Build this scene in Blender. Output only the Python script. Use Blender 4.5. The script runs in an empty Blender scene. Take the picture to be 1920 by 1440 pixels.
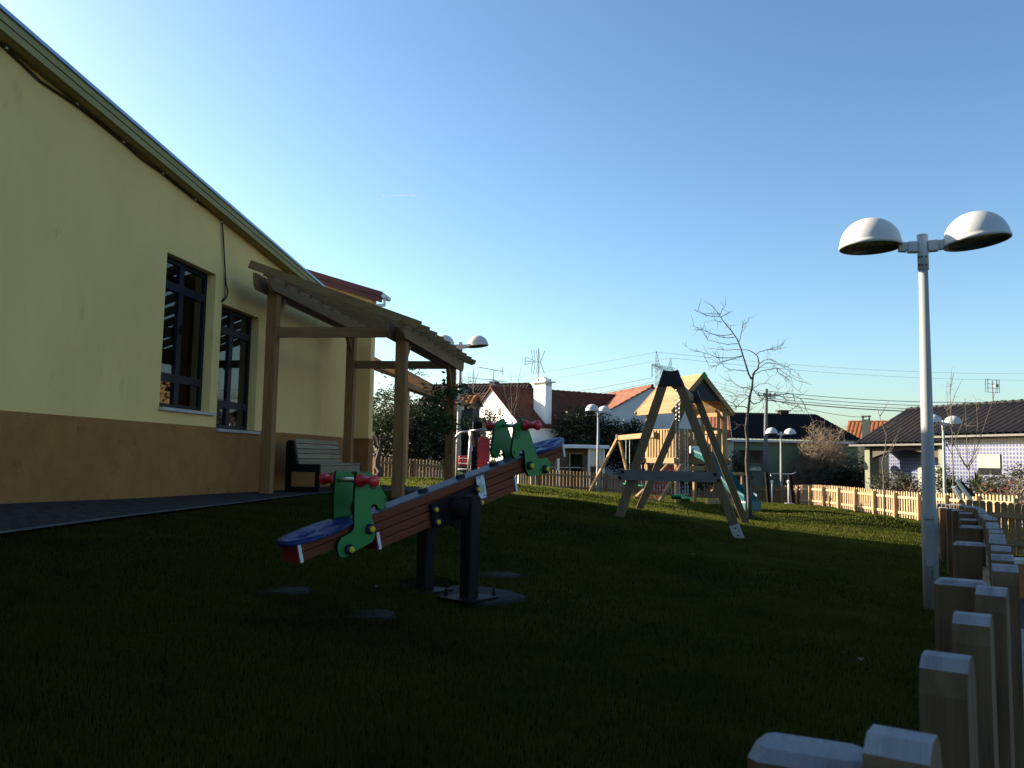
import bpy, math, random
import numpy as np
from mathutils import Vector, Matrix
random.seed(7); rng = np.random.default_rng(11)
scene = bpy.context.scene
C = scene.collection
R = math.radians
# ------------------------------------------------------------------ camera
F_PX, CAMZ = 1580.0, 1.3
PITCH, ROLL = math.atan(137/1580.0), 0.0178
cd = bpy.data.cameras.new('camera'); cam = bpy.data.objects.new('camera', cd); C.objects.link(cam)
cd.sensor_width = 36.0; cd.lens = F_PX/1920*36.0; cd.clip_start = 0.05; cd.clip_end = 6000
CAMROT = Matrix.Rotation(math.pi/2+PITCH, 3, 'X') @ Matrix.Rotation(ROLL, 3, 'Z')
cam.matrix_world = Matrix.Translation((0, 0, CAMZ)) @ CAMROT.to_4x4()
cd.dof.use_dof = True; cd.dof.focus_distance = 12.0; cd.dof.aperture_fstop = 11.0
scene.camera = cam
# ------------------------------------------------------------------ sky and sun
SUN_AZ, SUN_EL = R(-65.0), R(20.5)
world = bpy.data.worlds.new('World'); scene.world = world; world.use_nodes = True
wn = world.node_tree.nodes; wl = world.node_tree.links
sky = wn.new('ShaderNodeTexSky'); sky.sky_type = 'NISHITA'; sky.sun_disc = False
sky.sun_elevation = SUN_EL; sky.sun_rotation = SUN_AZ % (2*math.pi)
sky.altitude = 50; sky.air_density = 1.0; sky.dust_density = 1.25; sky.ozone_density = 2.7
wn['Background'].inputs['Strength'].default_value = 0.053
sg_ = wn.new('ShaderNodeGamma'); sg_.inputs['Gamma'].default_value = 1.22; wl.new(sky.outputs[0], sg_.inputs['Color'])
sm_ = wn.new('ShaderNodeMixRGB'); sm_.blend_type = 'MULTIPLY'; sm_.inputs['Fac'].default_value = 1.0; sm_.inputs['Color2'].default_value = (.96,1.015,.965,1)
wl.new(sg_.outputs[0], sm_.inputs['Color1']); wl.new(sm_.outputs[0], wn['Background'].inputs['Color'])
sd = bpy.data.lights.new('sun', 'SUN'); sd.energy = 5.0; sd.angle = R(0.53); sd.color = (1.0, 0.86, 0.66)
sun = bpy.data.objects.new('sun', sd); C.objects.link(sun)
SDIR = Vector((math.sin(SUN_AZ)*math.cos(SUN_EL), math.cos(SUN_AZ)*math.cos(SUN_EL), math.sin(SUN_EL)))
sun.rotation_euler = SDIR.to_track_quat('Z', 'Y').to_euler(); sun.location = SDIR*60
vs = scene.view_settings
vs.view_transform = 'Standard'; vs.look = 'None'; vs.exposure = 1.78; vs.gamma = 1.0; vs.use_curve_mapping = False
scene.cycles.max_bounces = 8; scene.cycles.transparent_max_bounces = 16

# ------------------------------------------------------------------ helpers
def ray(px, py):
    return CAMROT @ Vector(((px-960)/F_PX, (720-py)/F_PX, -1.0))
def at(px, py, d):
    """world point seen at photo pixel (px,py) whose forward distance is d metres"""
    r = ray(px, py); k = d/r.y
    return Vector((r.x*k, d, CAMZ+r.z*k))
def V(*a): return Vector(a)

# terrain: thin-plate surface through measured base points
_cp = [at(1740,1147,8.0), at(865,1110,6.45), at(0,948,8.1), at(250,937,10.6), at(485,925,14.0), at(690,911,19.0),
       at(742,931,13.1), at(1150,966,13.2), at(1393,1011,12.7), at(1405,976,18.0), at(855,897,22.5), at(1121,922,36.0),
       at(1464,947,41.5), at(1725,977,27.5), at(1870,990,24.0), at(1490,945,40.0), at(1000,920,36.0), at(1320,936,38.5), at(720,906,29.0),
       at(1300,945,23.0), at(1410,957,21.0), at(1103,922,27.0), at(1770,1062,11.8)]
_cp += [V(0.4,1.0,CAMZ-1.22), V(2.0,3.7,CAMZ-1.22), V(3.4,6.5,CAMZ-1.28), V(-4.5,4.0,CAMZ-.62), V(-6,-2,CAMZ-.6), V(0,-4,CAMZ-1.2),
        V(6,3,CAMZ-1.45), V(10,6,CAMZ-1.7), V(-2.3,5.5,CAMZ-.86), V(-1.2,3.5,CAMZ-1.0), V(9,13,CAMZ-1.5), V(20,30,CAMZ-2.3), V(4,45,CAMZ-2.0),
        V(-8,40,CAMZ-1.2), V(-10,30,CAMZ-.9), V(24,50,CAMZ-2.6), V(-12,10,CAMZ-.55)]
_P = np.array([[p.x, p.y] for p in _cp]); _Z = np.array([p.z for p in _cp])
def _phi(r2): return 0.5*r2*np.log(r2+1e-9)
_n = len(_P)
_K = _phi(((_P[:,None]-_P[None])**2).sum(-1)) + np.eye(_n)*2.0
_A = np.zeros((_n+3,_n+3)); _A[:_n,:_n] = _K; _A[:_n,_n] = 1; _A[:_n,_n+1:] = _P; _A[_n,:_n] = 1; _A[_n+1:,:_n] = _P.T
_W = np.linalg.solve(_A, np.concatenate([_Z, np.zeros(3)]))
_mounds = [(at(1545,985,20.8), .15, 1.3), (at(1655,1000,18.9), .24, .85), (at(1480,985,19.0), .10, .8), (at(1080,975,14.5), .10, 1.3), (at(1350,1090,9.0), .06, 1.2), (at(1500,1075,9.5), .05, .9), (at(1120,1010,11.5), .06, .8), (at(1250,985,13.8), .07, .7)]
def Gn(x, y):
    x = np.asarray(x, float); y = np.asarray(y, float); sh = x.shape
    q = np.stack([np.clip(x.ravel(), -14, 28), np.clip(y.ravel(), -5, 52)], -1)
    out = np.empty(len(q))
    for i in range(0, len(q), 20000):
        s = q[i:i+20000]
        out[i:i+20000] = _phi(((s[:,None]-_P[None])**2).sum(-1)) @ _W[:_n] + _W[_n] + s @ _W[_n+1:]
    out = out.reshape(sh)
    for c, h, w in _mounds:
        out = out + h*np.exp(-((x-c.x)**2+((y-c.y)*1.15)**2)/(2*w*w*.5))
    d = np.maximum(np.hypot(x-6, y-22)-38, 0); k = 1-np.exp(-d/25)
    return out*(1-k) + (CAMZ-2.6)*k
def G(x, y): return float(Gn(np.array([x]), np.array([y]))[0])
def on_ground(px, d, dz=0.0):
    p = at(px, 860, d); return Vector((p.x, d, G(p.x, d)+dz))

class MB:
    """collects geometry that becomes one mesh object"""
    def __init__(s): s.v = []; s.f = []
    def add(s, vs, fs):
        b = len(s.v); s.v += [tuple(p) for p in vs]; s.f += [tuple(i+b for i in q) for q in fs]; return s
    def box(s, c, size, M=None, ch=0.0):
        x, y, z = (q/2 for q in size); c = Vector(c)
        if ch > 0:     # chamfered vertical edges and top
            ring = [(-x+ch,-y),(x-ch,-y),(x,-y+ch),(x,y-ch),(x-ch,y),(-x+ch,y),(-x,y-ch),(-x,-y+ch)]
            kx, ky = (x-ch)/x, (y-ch)/y
            vs = [(a,b,-z) for a,b in ring]+[(a,b,z-ch) for a,b in ring]+[(a*kx,b*ky,z) for a,b in ring]
            fs = [tuple(range(7,-1,-1)), tuple(range(16,24))]
            for L in (0,8): fs += [(L+i, L+(i+1)%8, L+8+(i+1)%8, L+8+i) for i in range(8)]
        else:
            vs = [(-x,-y,-z),(x,-y,-z),(x,y,-z),(-x,y,-z),(-x,-y,z),(x,-y,z),(x,y,z),(-x,y,z)]
            fs = [(3,2,1,0),(4,5,6,7),(0,1,5,4),(1,2,6,5),(2,3,7,6),(3,0,4,7)]
        vs = [Vector(p) for p in vs]
        if M is not None: vs = [M @ p for p in vs]
        return s.add([p+c for p in vs], fs)
    def beam(s, a, b, w, h, up=(0,0,1), ch=0.0):
        a = Vector(a); b = Vector(b); d = (b-a); L = d.length; d.normalize(); up = Vector(up)
        side = d.cross(up)
        if side.length < 1e-4: side = d.cross(Vector((0,1,0)))
        side.normalize(); u = side.cross(d)
        M = Matrix((side, u, d)).transposed()
        return s.box((a+b)/2, (w, h, L), M, ch)
    def tube(s, pts, rad, n=8, cap=True):
        pts = [Vector(p) for p in pts]
        if not hasattr(rad, '__len__'): rad = [rad]*len(pts)
        b = len(s.v); prev = None
        for i, p in enumerate(pts):
            d = (pts[min(i+1,len(pts)-1)]-pts[max(i-1,0)])
            if d.length < 1e-9: d = Vector((0,0,1))
            d.normalize()
            if prev is None:
                a = Vector((1,0,0)) if abs(d.x) < .8 else Vector((0,1,0))
                prev = (a-d*a.dot(d)).normalized()
            else:
                prev = (prev-d*prev.dot(d))
                prev = prev.normalized() if prev.length > 1e-6 else d.orthogonal().normalized()
            q = d.cross(prev)
            for k in range(n):
                t = 2*math.pi*k/n
                s.v.append(tuple(p+(prev*math.cos(t)+q*math.sin(t))*rad[i]))
        for i in range(len(pts)-1):
            for k in range(n):
                s.f.append((b+i*n+k, b+i*n+(k+1)%n, b+(i+1)*n+(k+1)%n, b+(i+1)*n+k))
        if cap:
            s.f.append(tuple(b+k for k in range(n-1,-1,-1)))
            s.f.append(tuple(b+(len(pts)-1)*n+k for k in range(n)))
        return s
    def lathe(s, prof, c=(0,0,0), n=24, M=None):
        b = len(s.v); c = Vector(c)
        for r, z in prof:
            for k in range(n):
                t = 2*math.pi*k/n; p = Vector((r*math.cos(t), r*math.sin(t), z))
                s.v.append(tuple((M @ p if M is not None else p)+c))
        for i in range(len(prof)-1):
            for k in range(n):
                s.f.append((b+i*n+k, b+i*n+(k+1)%n, b+(i+1)*n+(k+1)%n, b+(i+1)*n+k))
        return s
    def prism(s, poly, o, ex, ey, thick):
        """poly in (ex,ey) plane at origin o, extruded along ex x ey by thick (centred)"""
        o = Vector(o); ex = Vector(ex); ey = Vector(ey); nz = ex.cross(ey).normalized()
        n = len(poly)
        vs = [o+ex*a+ey*b-nz*thick/2 for a,b in poly]+[o+ex*a+ey*b+nz*thick/2 for a,b in poly]
        fs = [tuple(range(n-1,-1,-1)), tuple(range(n,2*n))]+[(i,(i+1)%n,n+(i+1)%n,n+i) for i in range(n)]
        return s.add(vs, fs)
def mesh_obj(name, mb, m, parent=None, off=None, smooth=False, bevel=0.0):
    me = bpy.data.meshes.new(name)
    v = mb.v
    if off is not None: v = [(p[0]-off[0], p[1]-off[1], p[2]-off[2]) for p in v]
    me.from_pydata(v, [], mb.f); me.update()
    if m is not None: me.materials.append(m)
    if smooth:
        for p in me.polygons: p.use_smooth = True
    o = bpy.data.objects.new(name, me); C.objects.link(o)
    if parent is not None: o.parent = parent
    if bevel > 0:
        b = o.modifiers.new('bevel', 'BEVEL'); b.width = bevel; b.segments = 2; b.limit_method = 'ANGLE'; b.angle_limit = R(40)
    return o
def np_obj(name, verts, tris, m, parent=None, smooth=False):
    me = bpy.data.meshes.new(name); nv, k = len(verts), tris.shape[1]
    me.vertices.add(nv); me.vertices.foreach_set('co', np.ascontiguousarray(verts, np.float32).ravel())
    nf = len(tris); me.loops.add(nf*k); me.loops.foreach_set('vertex_index', np.ascontiguousarray(tris, np.int32).ravel())
    me.polygons.add(nf); me.polygons.foreach_set('loop_start', np.arange(0, nf*k, k, dtype=np.int32))
    me.polygons.foreach_set('loop_total', np.full(nf, k, np.int32))
    me.update(calc_edges=True); me.materials.append(m)
    if smooth: me.polygons.foreach_set('use_smooth', np.ones(nf, bool))
    o = bpy.data.objects.new(name, me); C.objects.link(o)
    if parent is not None: o.parent = parent
    return o
def thing(name, label, cat, loc=(0,0,0), rz=0.0, group=None):
    o = bpy.data.objects.new(name, None); C.objects.link(o); o.empty_display_size = .2
    o.location = loc; o.rotation_euler = (0,0,rz); o['label'] = label; o['category'] = cat
    if group: o['group'] = group
    return o
def tag(o, label, cat, group=None):
    o['label'] = label; o['category'] = cat
    if group: o['group'] = group
    return o
def struct(o): o['kind'] = 'structure'; return o
def copy_tree(o, parent=None):
    c = o.copy(); C.objects.link(c); c.parent = parent
    for ch in o.children: copy_tree(ch, c)
    return c
def piece(name, me, parent, loc, rz=0.0, rot=None, scale=None):
    o = bpy.data.objects.new(name, me); C.objects.link(o); o.parent = parent; o.location = loc
    o.rotation_euler = rot if rot is not None else (0,0,rz)
    if scale is not None: o.scale = scale
    return o

# ------------------------------------------------------------------ materials
def mat(name, col, rough=.7, var=.25, scale=4.0, stretch=(1,1,1), bump=.0, bscale=40.0, col2=None, spec=.3, metal=0.0, detail=5.0, dirt=None, hue=0.0):
    m = bpy.data.materials.new(name); m.use_nodes = True; nt = m.node_tree; N = nt.nodes; L = nt.links
    p = N['Principled BSDF']; p.inputs['Roughness'].default_value = rough; p.inputs['Metallic'].default_value = metal
    p.inputs['Specular IOR Level'].default_value = spec
    tc = N.new('ShaderNodeTexCoord'); mp = N.new('ShaderNodeMapping'); mp.inputs['Scale'].default_value = stretch
    L.new(tc.outputs['Object'], mp.inputs['Vector'])
    oi = N.new('ShaderNodeObjectInfo'); ad = N.new('ShaderNodeVectorMath'); ad.operation = 'ADD'
    sc = N.new('ShaderNodeVectorMath'); sc.operation = 'SCALE'; sc.inputs['Scale'].default_value = 31.7
    cmb = N.new('ShaderNodeCombineXYZ'); L.new(oi.outputs['Random'], cmb.inputs[0]); L.new(oi.outputs['Random'], cmb.inputs[1]); L.new(oi.outputs['Random'], cmb.inputs[2])
    L.new(cmb.outputs[0], sc.inputs[0]); L.new(mp.outputs[0], ad.inputs[0]); L.new(sc.outputs[0], ad.inputs[1])
    n1 = N.new('ShaderNodeTexNoise'); n1.inputs['Scale'].default_value = scale; n1.inputs['Detail'].default_value = detail; n1.inputs['Roughness'].default_value = .62
    L.new(ad.outputs[0], n1.inputs['Vector'])
    rp = N.new('ShaderNodeValToRGB'); rp.color_ramp.elements[0].position = .3; rp.color_ramp.elements[1].position = .72
    c2 = col2 if col2 is not None else tuple(min(1, c*(1+var)) for c in col)
    c1 = tuple(c*(1-var) for c in col) if col2 is None else col
    rp.color_ramp.elements[0].color = (*c1, 1); rp.color_ramp.elements[1].color = (*c2, 1)
    L.new(n1.outputs['Fac'], rp.inputs['Fac'])
    hs = N.new('ShaderNodeHueSaturation'); L.new(rp.outputs[0], hs.inputs['Color'])
    mr = N.new('ShaderNodeMapRange'); mr.inputs['To Min'].default_value = 1-.45*var; mr.inputs['To Max'].default_value = 1+.45*var
    L.new(oi.outputs['Random'], mr.inputs['Value']); L.new(mr.outputs[0], hs.inputs['Value'])
    out = hs.outputs[0]
    if dirt is not None:       # (colour, scale, threshold): stains with a shape of their own
        n2 = N.new('ShaderNodeTexNoise'); n2.inputs['Scale'].default_value = dirt[1]; n2.inputs['Detail'].default_value = 8; n2.inputs['Roughness'].default_value = .75
        L.new(ad.outputs[0], n2.inputs['Vector'])
        r2 = N.new('ShaderNodeValToRGB'); r2.color_ramp.elements[0].position = dirt[2]; r2.color_ramp.elements[1].position = min(1, dirt[2]+.08)
        L.new(n2.outputs['Fac'], r2.inputs['Fac'])
        mx = N.new('ShaderNodeMixRGB'); mx.inputs['Color2'].default_value = (*dirt[0], 1); L.new(r2.outputs[0], mx.inputs['Fac']); L.new(out, mx.inputs['Color1']); out = mx.outputs[0]
    L.new(out, p.inputs['Base Color'])
    if bump > 0:
        n3 = N.new('ShaderNodeTexNoise'); n3.inputs['Scale'].default_value = bscale; n3.inputs['Detail'].default_value = 4
        L.new(ad.outputs[0], n3.inputs['Vector'])
        bp = N.new('ShaderNodeBump'); bp.inputs['Strength'].default_value = bump; bp.inputs['Distance'].default_value = .02
        L.new(n3.outputs['Fac'], bp.inputs['Height']); L.new(bp.outputs[0], p.inputs['Normal'])
    return m
def wood(name, col, col2, axis=2, rough=.75):
    st = [9, 9, 9]; st[axis] = .7
    return mat(name, col, rough, .35, 3.0, tuple(st), .35, 6.0, col2, .2, detail=7.0, dirt=(tuple(c*.45 for c in col), 1.1, .70), )
M = {}
M['wall_yellow'] = mat('yellow_render', (.80,.515,.195), .9, .07, 1.1, (1,1,.45), .35, 130, dirt=((.66,.42,.16), 2.3, .60))
M['plinth'] = mat('ochre_rough_render', (.32,.133,.037), .95, .18, 3.0, (1,1,1), .9, 70, dirt=((.20,.095,.028), 2.6, .60))
M['fascia'] = mat('olive_fascia_paint', (.33,.265,.115), .7, .1, 2.0, bump=.05, spec=.1)
M['flashing'] = mat('blue_grey_metal', (.30,.38,.55), .35, .1, 3.0, metal=.6)
M['roof_red'] = mat('red_brown_sheet', (.16,.045,.04), .5, .15, 2.0)
M['white_plastic'] = mat('white_plastic', (.7,.7,.68), .4, .05, 2.0)
M['alu_dark'] = mat('dark_navy_aluminium', (.007,.008,.014), .5, .2, 5.0, spec=.2)
M['stone_sill'] = mat('grey_stone_sill', (.42,.38,.33), .8, .15, 14.0)
M['cable'] = mat('black_cable', (.012,.012,.012), .6, .1)
M['inner'] = mat('dim_inner_wall', (.22,.22,.22), .9, .1, 2.0)
M['wood_z'] = wood('brown_timber_upright', (.18,.082,.029), (.30,.145,.054), 2)
M['wood_x'] = wood('brown_timber_crosswise', (.18,.10,.042), (.28,.165,.072), 0)
M['wood_y'] = wood('brown_timber_lengthwise', (.18,.10,.042), (.28,.165,.072), 1)
M['new_z'] = wood('pale_new_pine_upright', (.22,.13,.055), (.34,.22,.105), 2)
M['new_x'] = wood('pale_new_pine_crosswise', (.25,.155,.07), (.38,.25,.125), 0)
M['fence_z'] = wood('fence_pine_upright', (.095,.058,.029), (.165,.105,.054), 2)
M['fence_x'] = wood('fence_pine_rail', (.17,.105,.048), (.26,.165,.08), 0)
M['grey_slat'] = wood('weathered_grey_slat', (.19,.148,.085), (.29,.235,.145), 1)
M['black_metal'] = mat('black_painted_steel', (.004,.004,.0045), .6, .2, 6.0, spec=.12)
M['tan_panel'] = mat('tan_panel', (.26,.12,.03), .6, .15, 3.0)
M['paving'] = mat('dark_wet_paving', (.045,.043,.042), .85, .55, 11.0, (1,1,1), 1.0, 30, spec=.1, dirt=((.095,.092,.09), 13, .60))
M['kerb'] = mat('pale_edging_stone', (.085,.085,.082), .85, .35, 6.0, bump=.6)
M['pavement'] = mat('grey_pavement', (.25,.25,.26), .85, .15, 3.0, bump=.5, bscale=60)
M['gravel'] = mat('dark_gravel', (.05,.045,.04), .9, .6, 22.0, bump=1.0, bscale=30)
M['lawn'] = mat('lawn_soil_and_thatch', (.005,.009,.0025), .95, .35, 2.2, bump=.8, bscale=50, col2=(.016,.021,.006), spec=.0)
M['lamp_white'] = mat('white_lamp_enamel', (.50,.50,.485), .4, .05, 3.0, spec=.35)
M['lamp_pole'] = mat('white_pole_chipped', (.30,.30,.29), .55, .10, 3.0, (1,1,.35), spec=.2, dirt=((.05,.045,.035), 6.0, .585))
M['lamp_lens'] = mat('dirty_lamp_lens', (.10,.085,.05), .25, .35, 9.0, (3,1,1), spec=.6)
M['cap_dark'] = mat('blue_black_plastic_cap', (.006,.008,.018), .45, .2)
M['green_hdpe'] = mat('green_plastic_board', (.010,.16,.024), .45, .06, 3.0, spec=.4)
M['green_edge'] = mat('black_core_edge', (.006,.008,.006), .5, .1)
M['red_plastic'] = mat('red_plastic', (.48,.012,.018), .35, .06, 3.0, spec=.5)
M['blue_seat'] = mat('blue_moulded_plastic', (.006,.020,.105), .35, .12, 3.0, bump=1.0, bscale=16, spec=.22)
M['chrome'] = mat('steel_tube', (.55,.57,.6), .25, .05, metal=.9)
M['yellow_cap'] = mat('yellow_cap', (.62,.42,.02), .45, .06)
M['navy_cap'] = mat('navy_cap', (.008,.01,.03), .5, .1)
M['brown_steel'] = mat('dark_brown_steel', (.0085,.006,.0065), .6, .2, 4.0, spec=.15)
M['rubber'] = mat('dark_top_strip', (.04,.04,.055), .45, .1, 4.0, spec=.4)
M['red_slat'] = wood('red_stained_slat', (.105,.023,.008), (.160,.037,.013), 0, .65)
M['red_end'] = mat('red_end_cap', (.22,.014,.012), .5, .1)
M['white_strip'] = mat('white_strip', (.62,.62,.62), .5, .05)
M['sign'] = mat('white_sign_plate', (.55,.58,.58), .5, .06, 12.0)
M['ink'] = mat('black_print', (.02,.02,.02), .6, .05)
M['concrete'] = mat('worn_concrete', (.022,.022,.020), .95, .45, 9.0, bump=.6, dirt=((.012,.016,.008), 4, .55))
M['galv'] = mat('galvanised_steel', (.42,.43,.45), .4, .1, metal=.8)
M['teal'] = mat('teal_slide_plastic', (.008,.085,.092), .4, .06, spec=.5)
M['white_paint'] = mat('white_paint', (.70,.69,.67), .8, .05, 2.0, dirt=((.5,.49,.45), 2.0, .66))
M['white_wall'] = mat('whitewashed_wall', (.78,.77,.74), .9, .05, 1.0, bump=.2, bscale=30)
M['blue_white'] = mat('pale_wall', (.55,.55,.55), .9, .1, .6)
M['tile_red'] = mat('terracotta_tiles', (.13,.040,.022), .85, .5, 3.0, col2=(.25,.092,.05), dirt=((.05,.03,.025), 2.2, .64))
M['tile_dark'] = mat('dark_brown_tiles', (.010,.009,.010), .6, .3, 3.0, spec=.15, dirt=((.032,.027,.024), 2.0, .72))
M['tile_orange'] = mat('orange_tiles', (.26,.085,.03), .85, .3, 3.0, dirt=((.12,.06,.04), 2.0, .66))
M['tile_brown'] = mat('old_brown_tiles', (.026,.013,.010), .85, .4, 3.0, col2=(.055,.027,.018))
M['green_wall'] = mat('green_wall_paint', (.15,.20,.13), .85, .06)
M['cream'] = mat('cream_paint', (.62,.58,.42), .85, .05)
M['beige'] = mat('beige_wall', (.22,.205,.15), .9, .1)
M['grey_wall'] = mat('grey_cement_wall', (.16,.16,.17), .9, .15, 1.5)
M['dark_wall'] = mat('dark_timber_wall', (.02,.018,.018), .8, .3)
M['shutter'] = mat('cream_roller_shutter', (.28,.27,.215), .7, .05)
M['pane_dark'] = mat('dark_window_glass', (.012,.015,.016), .12, .1, spec=.6)
M['pole_conc'] = mat('grey_concrete_pole', (.13,.125,.115), .9, .2, 4.0)
M['wire'] = mat('grey_wire', (.06,.06,.065), .6, .1)
M['lattice'] = mat('grey_lattice_steel', (.10,.105,.115), .6, .1)
M['antenna'] = mat('antenna_aluminium', (.16,.15,.15), .5, .1, metal=.3)
M['bark'] = mat('dark_bark', (.06,.05,.042), .9, .4, 7.0, (1,1,.4), .7, 40, dirt=((.17,.16,.14), 5.0, .60))
M['bark_pale'] = mat('pale_bark', (.13,.11,.09), .9, .3, 7.0, (1,1,.4), .5, 40)
M['twig'] = mat('brown_twigs', (.17,.125,.085), .9, .3, 3.0)
M['rope_red'] = mat('red_rope', (.34,.03,.03), .7, .1)
M['seat_green'] = mat('green_swing_seat', (.01,.30,.05), .4, .06, spec=.5)
def leafmat(name, col, col2, trans=.35, kd=1.0, kt=1.0, nscale=5.0, spec=.25):
    m = bpy.data.materials.new(name); m.use_nodes = True; nt = m.node_tree; N = nt.nodes; L = nt.links
    p = N['Principled BSDF']; p.inputs['Roughness'].default_value = .55; p.inputs['Specular IOR Level'].default_value = spec
    tc = N.new('ShaderNodeTexCoord'); n1 = N.new('ShaderNodeTexNoise'); n1.inputs['Scale'].default_value = nscale; n1.inputs['Detail'].default_value = 8; n1.inputs['Roughness'].default_value = .8
    L.new(tc.outputs['Object'], n1.inputs['Vector'])
    rp = N.new('ShaderNodeValToRGB'); rp.color_ramp.elements[0].position = .32; rp.color_ramp.elements[1].position = .7
    rp.color_ramp.elements[0].color = (*col, 1); rp.color_ramp.elements[1].color = (*col2, 1)
    L.new(n1.outputs['Fac'], rp.inputs['Fac']); L.new(rp.outputs[0], p.inputs['Base Color'])
    tr = N.new('ShaderNodeBsdfTranslucent')
    for k_, sk in ((kd, p.inputs['Base Color']), (kt, tr.inputs['Color'])):
        vm = N.new('ShaderNodeVectorMath'); vm.operation = 'SCALE'; vm.inputs['Scale'].default_value = k_; L.new(rp.outputs[0], vm.inputs[0]); L.new(vm.outputs[0], sk)
    mx = N.new('ShaderNodeMixShader'); mx.inputs[0].default_value = trans
    L.new(p.outputs[0], mx.inputs[1]); L.new(tr.outputs[0], mx.inputs[2]); L.new(mx.outputs[0], N['Material Output'].inputs['Surface'])
    return m
M['grass'] = leafmat('grass_blade', (.035,.055,.010), (.125,.130,.026), .62, .15, 1.15, .9, .01)
M['leaf_dark'] = leafmat('dark_evergreen_leaf', (.010,.018,.008), (.028,.042,.018), .2)
M['leaf_mid'] = leafmat('mid_green_leaf', (.020,.035,.012), (.055,.075,.028), .35)
M['leaf_vine'] = leafmat('climber_leaf', (.022,.05,.012), (.05,.09,.025), .4)
M['leaf_grey'] = leafmat('grey_green_leaf', (.035,.04,.022), (.085,.085,.05), .3)
M['petal'] = leafmat('red_petal', (.55,.05,.03), (.7,.10,.05), .3)
def glassmat():
    m = bpy.data.materials.new('window_glass'); m.use_nodes = True; nt = m.node_tree; N = nt.nodes; L = nt.links
    for n in list(N):
        if n.type == 'BSDF_PRINCIPLED': N.remove(n)
    g = N.new('ShaderNodeBsdfGlossy'); g.inputs['Roughness'].default_value = .02; t = N.new('ShaderNodeBsdfTransparent'); t.inputs['Color'].default_value = (.82,.85,.86,1)
    fr = N.new('ShaderNodeFresnel'); fr.inputs['IOR'].default_value = 1.75
    nz = N.new('ShaderNodeTexNoise'); nz.inputs['Scale'].default_value = 1.6; bp = N.new('ShaderNodeBump'); bp.inputs['Strength'].default_value = .05
    tc = N.new('ShaderNodeTexCoord'); L.new(tc.outputs['Object'], nz.inputs['Vector']); L.new(nz.outputs['Fac'], bp.inputs['Height']); L.new(bp.outputs[0], g.inputs['Normal'])
    mx = N.new('ShaderNodeMixShader'); L.new(fr.outputs[0], mx.inputs[0]); L.new(t.outputs[0], mx.inputs[1]); L.new(g.outputs[0], mx.inputs[2]); L.new(mx.outputs[0], N['Material Output'].inputs['Surface'])
    return m
M['glass'] = glassmat()
def azulejo():
    m = bpy.data.materials.new('blue_white_glazed_tiles'); m.use_nodes = True; nt = m.node_tree; N = nt.nodes; L = nt.links
    p = N['Principled BSDF']; p.inputs['Roughness'].default_value = .3
    tc = N.new('ShaderNodeTexCoord'); mp = N.new('ShaderNodeMapping'); L.new(tc.outputs['Object'], mp.inputs['Vector'])
    sx = N.new('ShaderNodeSeparateXYZ'); L.new(mp.outputs[0], sx.inputs[0]); cb = N.new('ShaderNodeCombineXYZ'); L.new(sx.outputs[0], cb.inputs[0]); L.new(sx.outputs[2], cb.inputs[1])
    vo = N.new('ShaderNodeTexVoronoi'); vo.voronoi_dimensions = '2D'; vo.inputs['Scale'].default_value = 6.6; vo.inputs['Randomness'].default_value = 0
    L.new(cb.outputs[0], vo.inputs['Vector'])
    rp = N.new('ShaderNodeValToRGB'); e = rp.color_ramp.elements
    e[0].position = 0; e[0].color = (.10,.115,.2,1); e[1].position = .16; e[1].color = (.03,.042,.14,1)
    for ps, c in ((.36,(.035,.05,.16,1)), (.42,(.185,.19,.20,1)), (.52,(.195,.2,.21,1)), (.60,(.10,.125,.24,1))):
        k = e.new(ps); k.color = c
    L.new(vo.outputs['Distance'], rp.inputs['Fac']); L.new(rp.outputs[0], p.inputs['Base Color'])
    return m
M['azulejo'] = azulejo()
def emit(name, col, s):
    m = bpy.data.materials.new(name); m.use_nodes = True; p = m.node_tree.nodes['Principled BSDF']
    p.inputs['Base Color'].default_value = (*col,1); p.inputs['Emission Color'].default_value = (*col,1); p.inputs['Emission Strength'].default_value = s
    nz = m.node_tree.nodes.new('ShaderNodeTexNoise'); nz.inputs['Scale'].default_value = 3
    mr = m.node_tree.nodes.new('ShaderNodeMapRange'); mr.inputs['To Min'].default_value = .4; mr.inputs['To Max'].default_value = .5
    m.node_tree.links.new(nz.outputs['Fac'], mr.inputs['Value']); m.node_tree.links.new(mr.outputs[0], p.inputs['Roughness'])
    return m
M['sky_stripe'] = emit('sky_stripe_glow', (.70,.88,1.0), .16)  # weak glow in place of the sky mirrored in the panes
M['trail'] = leafmat('white_vapour', (.85,.85,.85), (.9,.9,.9), .6)
M['board_grey'] = wood('dark_grey_board', (.10,.092,.082), (.155,.143,.128), 0)
M['tile_weak_light'] = mat('grazing_light_red_tiles', (.075,.026,.016), .85, .5, 3.0, col2=(.15,.055,.032), dirt=((.03,.02,.017), 2.2, .62))  # terracotta darkened for the weak grazing light on the white house roof
M['endgrain_skylit'] = mat('end_grain_with_sky_light', (.26,.26,.27), .85, .25, 5.0, (1,8,1), .4, 60, dirt=((.10,.095,.09), 7, .66))  # weathered end grain, with sky light on the tops put into its colour
M['far_z'] = wood('sunlit_new_fence_pine_upright', (.30,.20,.105), (.43,.30,.165), 2)  # new pine, made paler with the sun put into its tone
M['far_x'] = wood('sunlit_new_fence_pine_rail', (.33,.22,.115), (.46,.325,.18), 0)  # rail of the same fence, sunlight likewise put into the colour
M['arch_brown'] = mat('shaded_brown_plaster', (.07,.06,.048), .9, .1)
M['pier'] = mat('green_grey_pier', (.17,.175,.125), .9, .12, 2.0)
M['gutter_grey'] = mat('grey_gutter', (.10,.095,.085), .6, .1)
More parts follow.
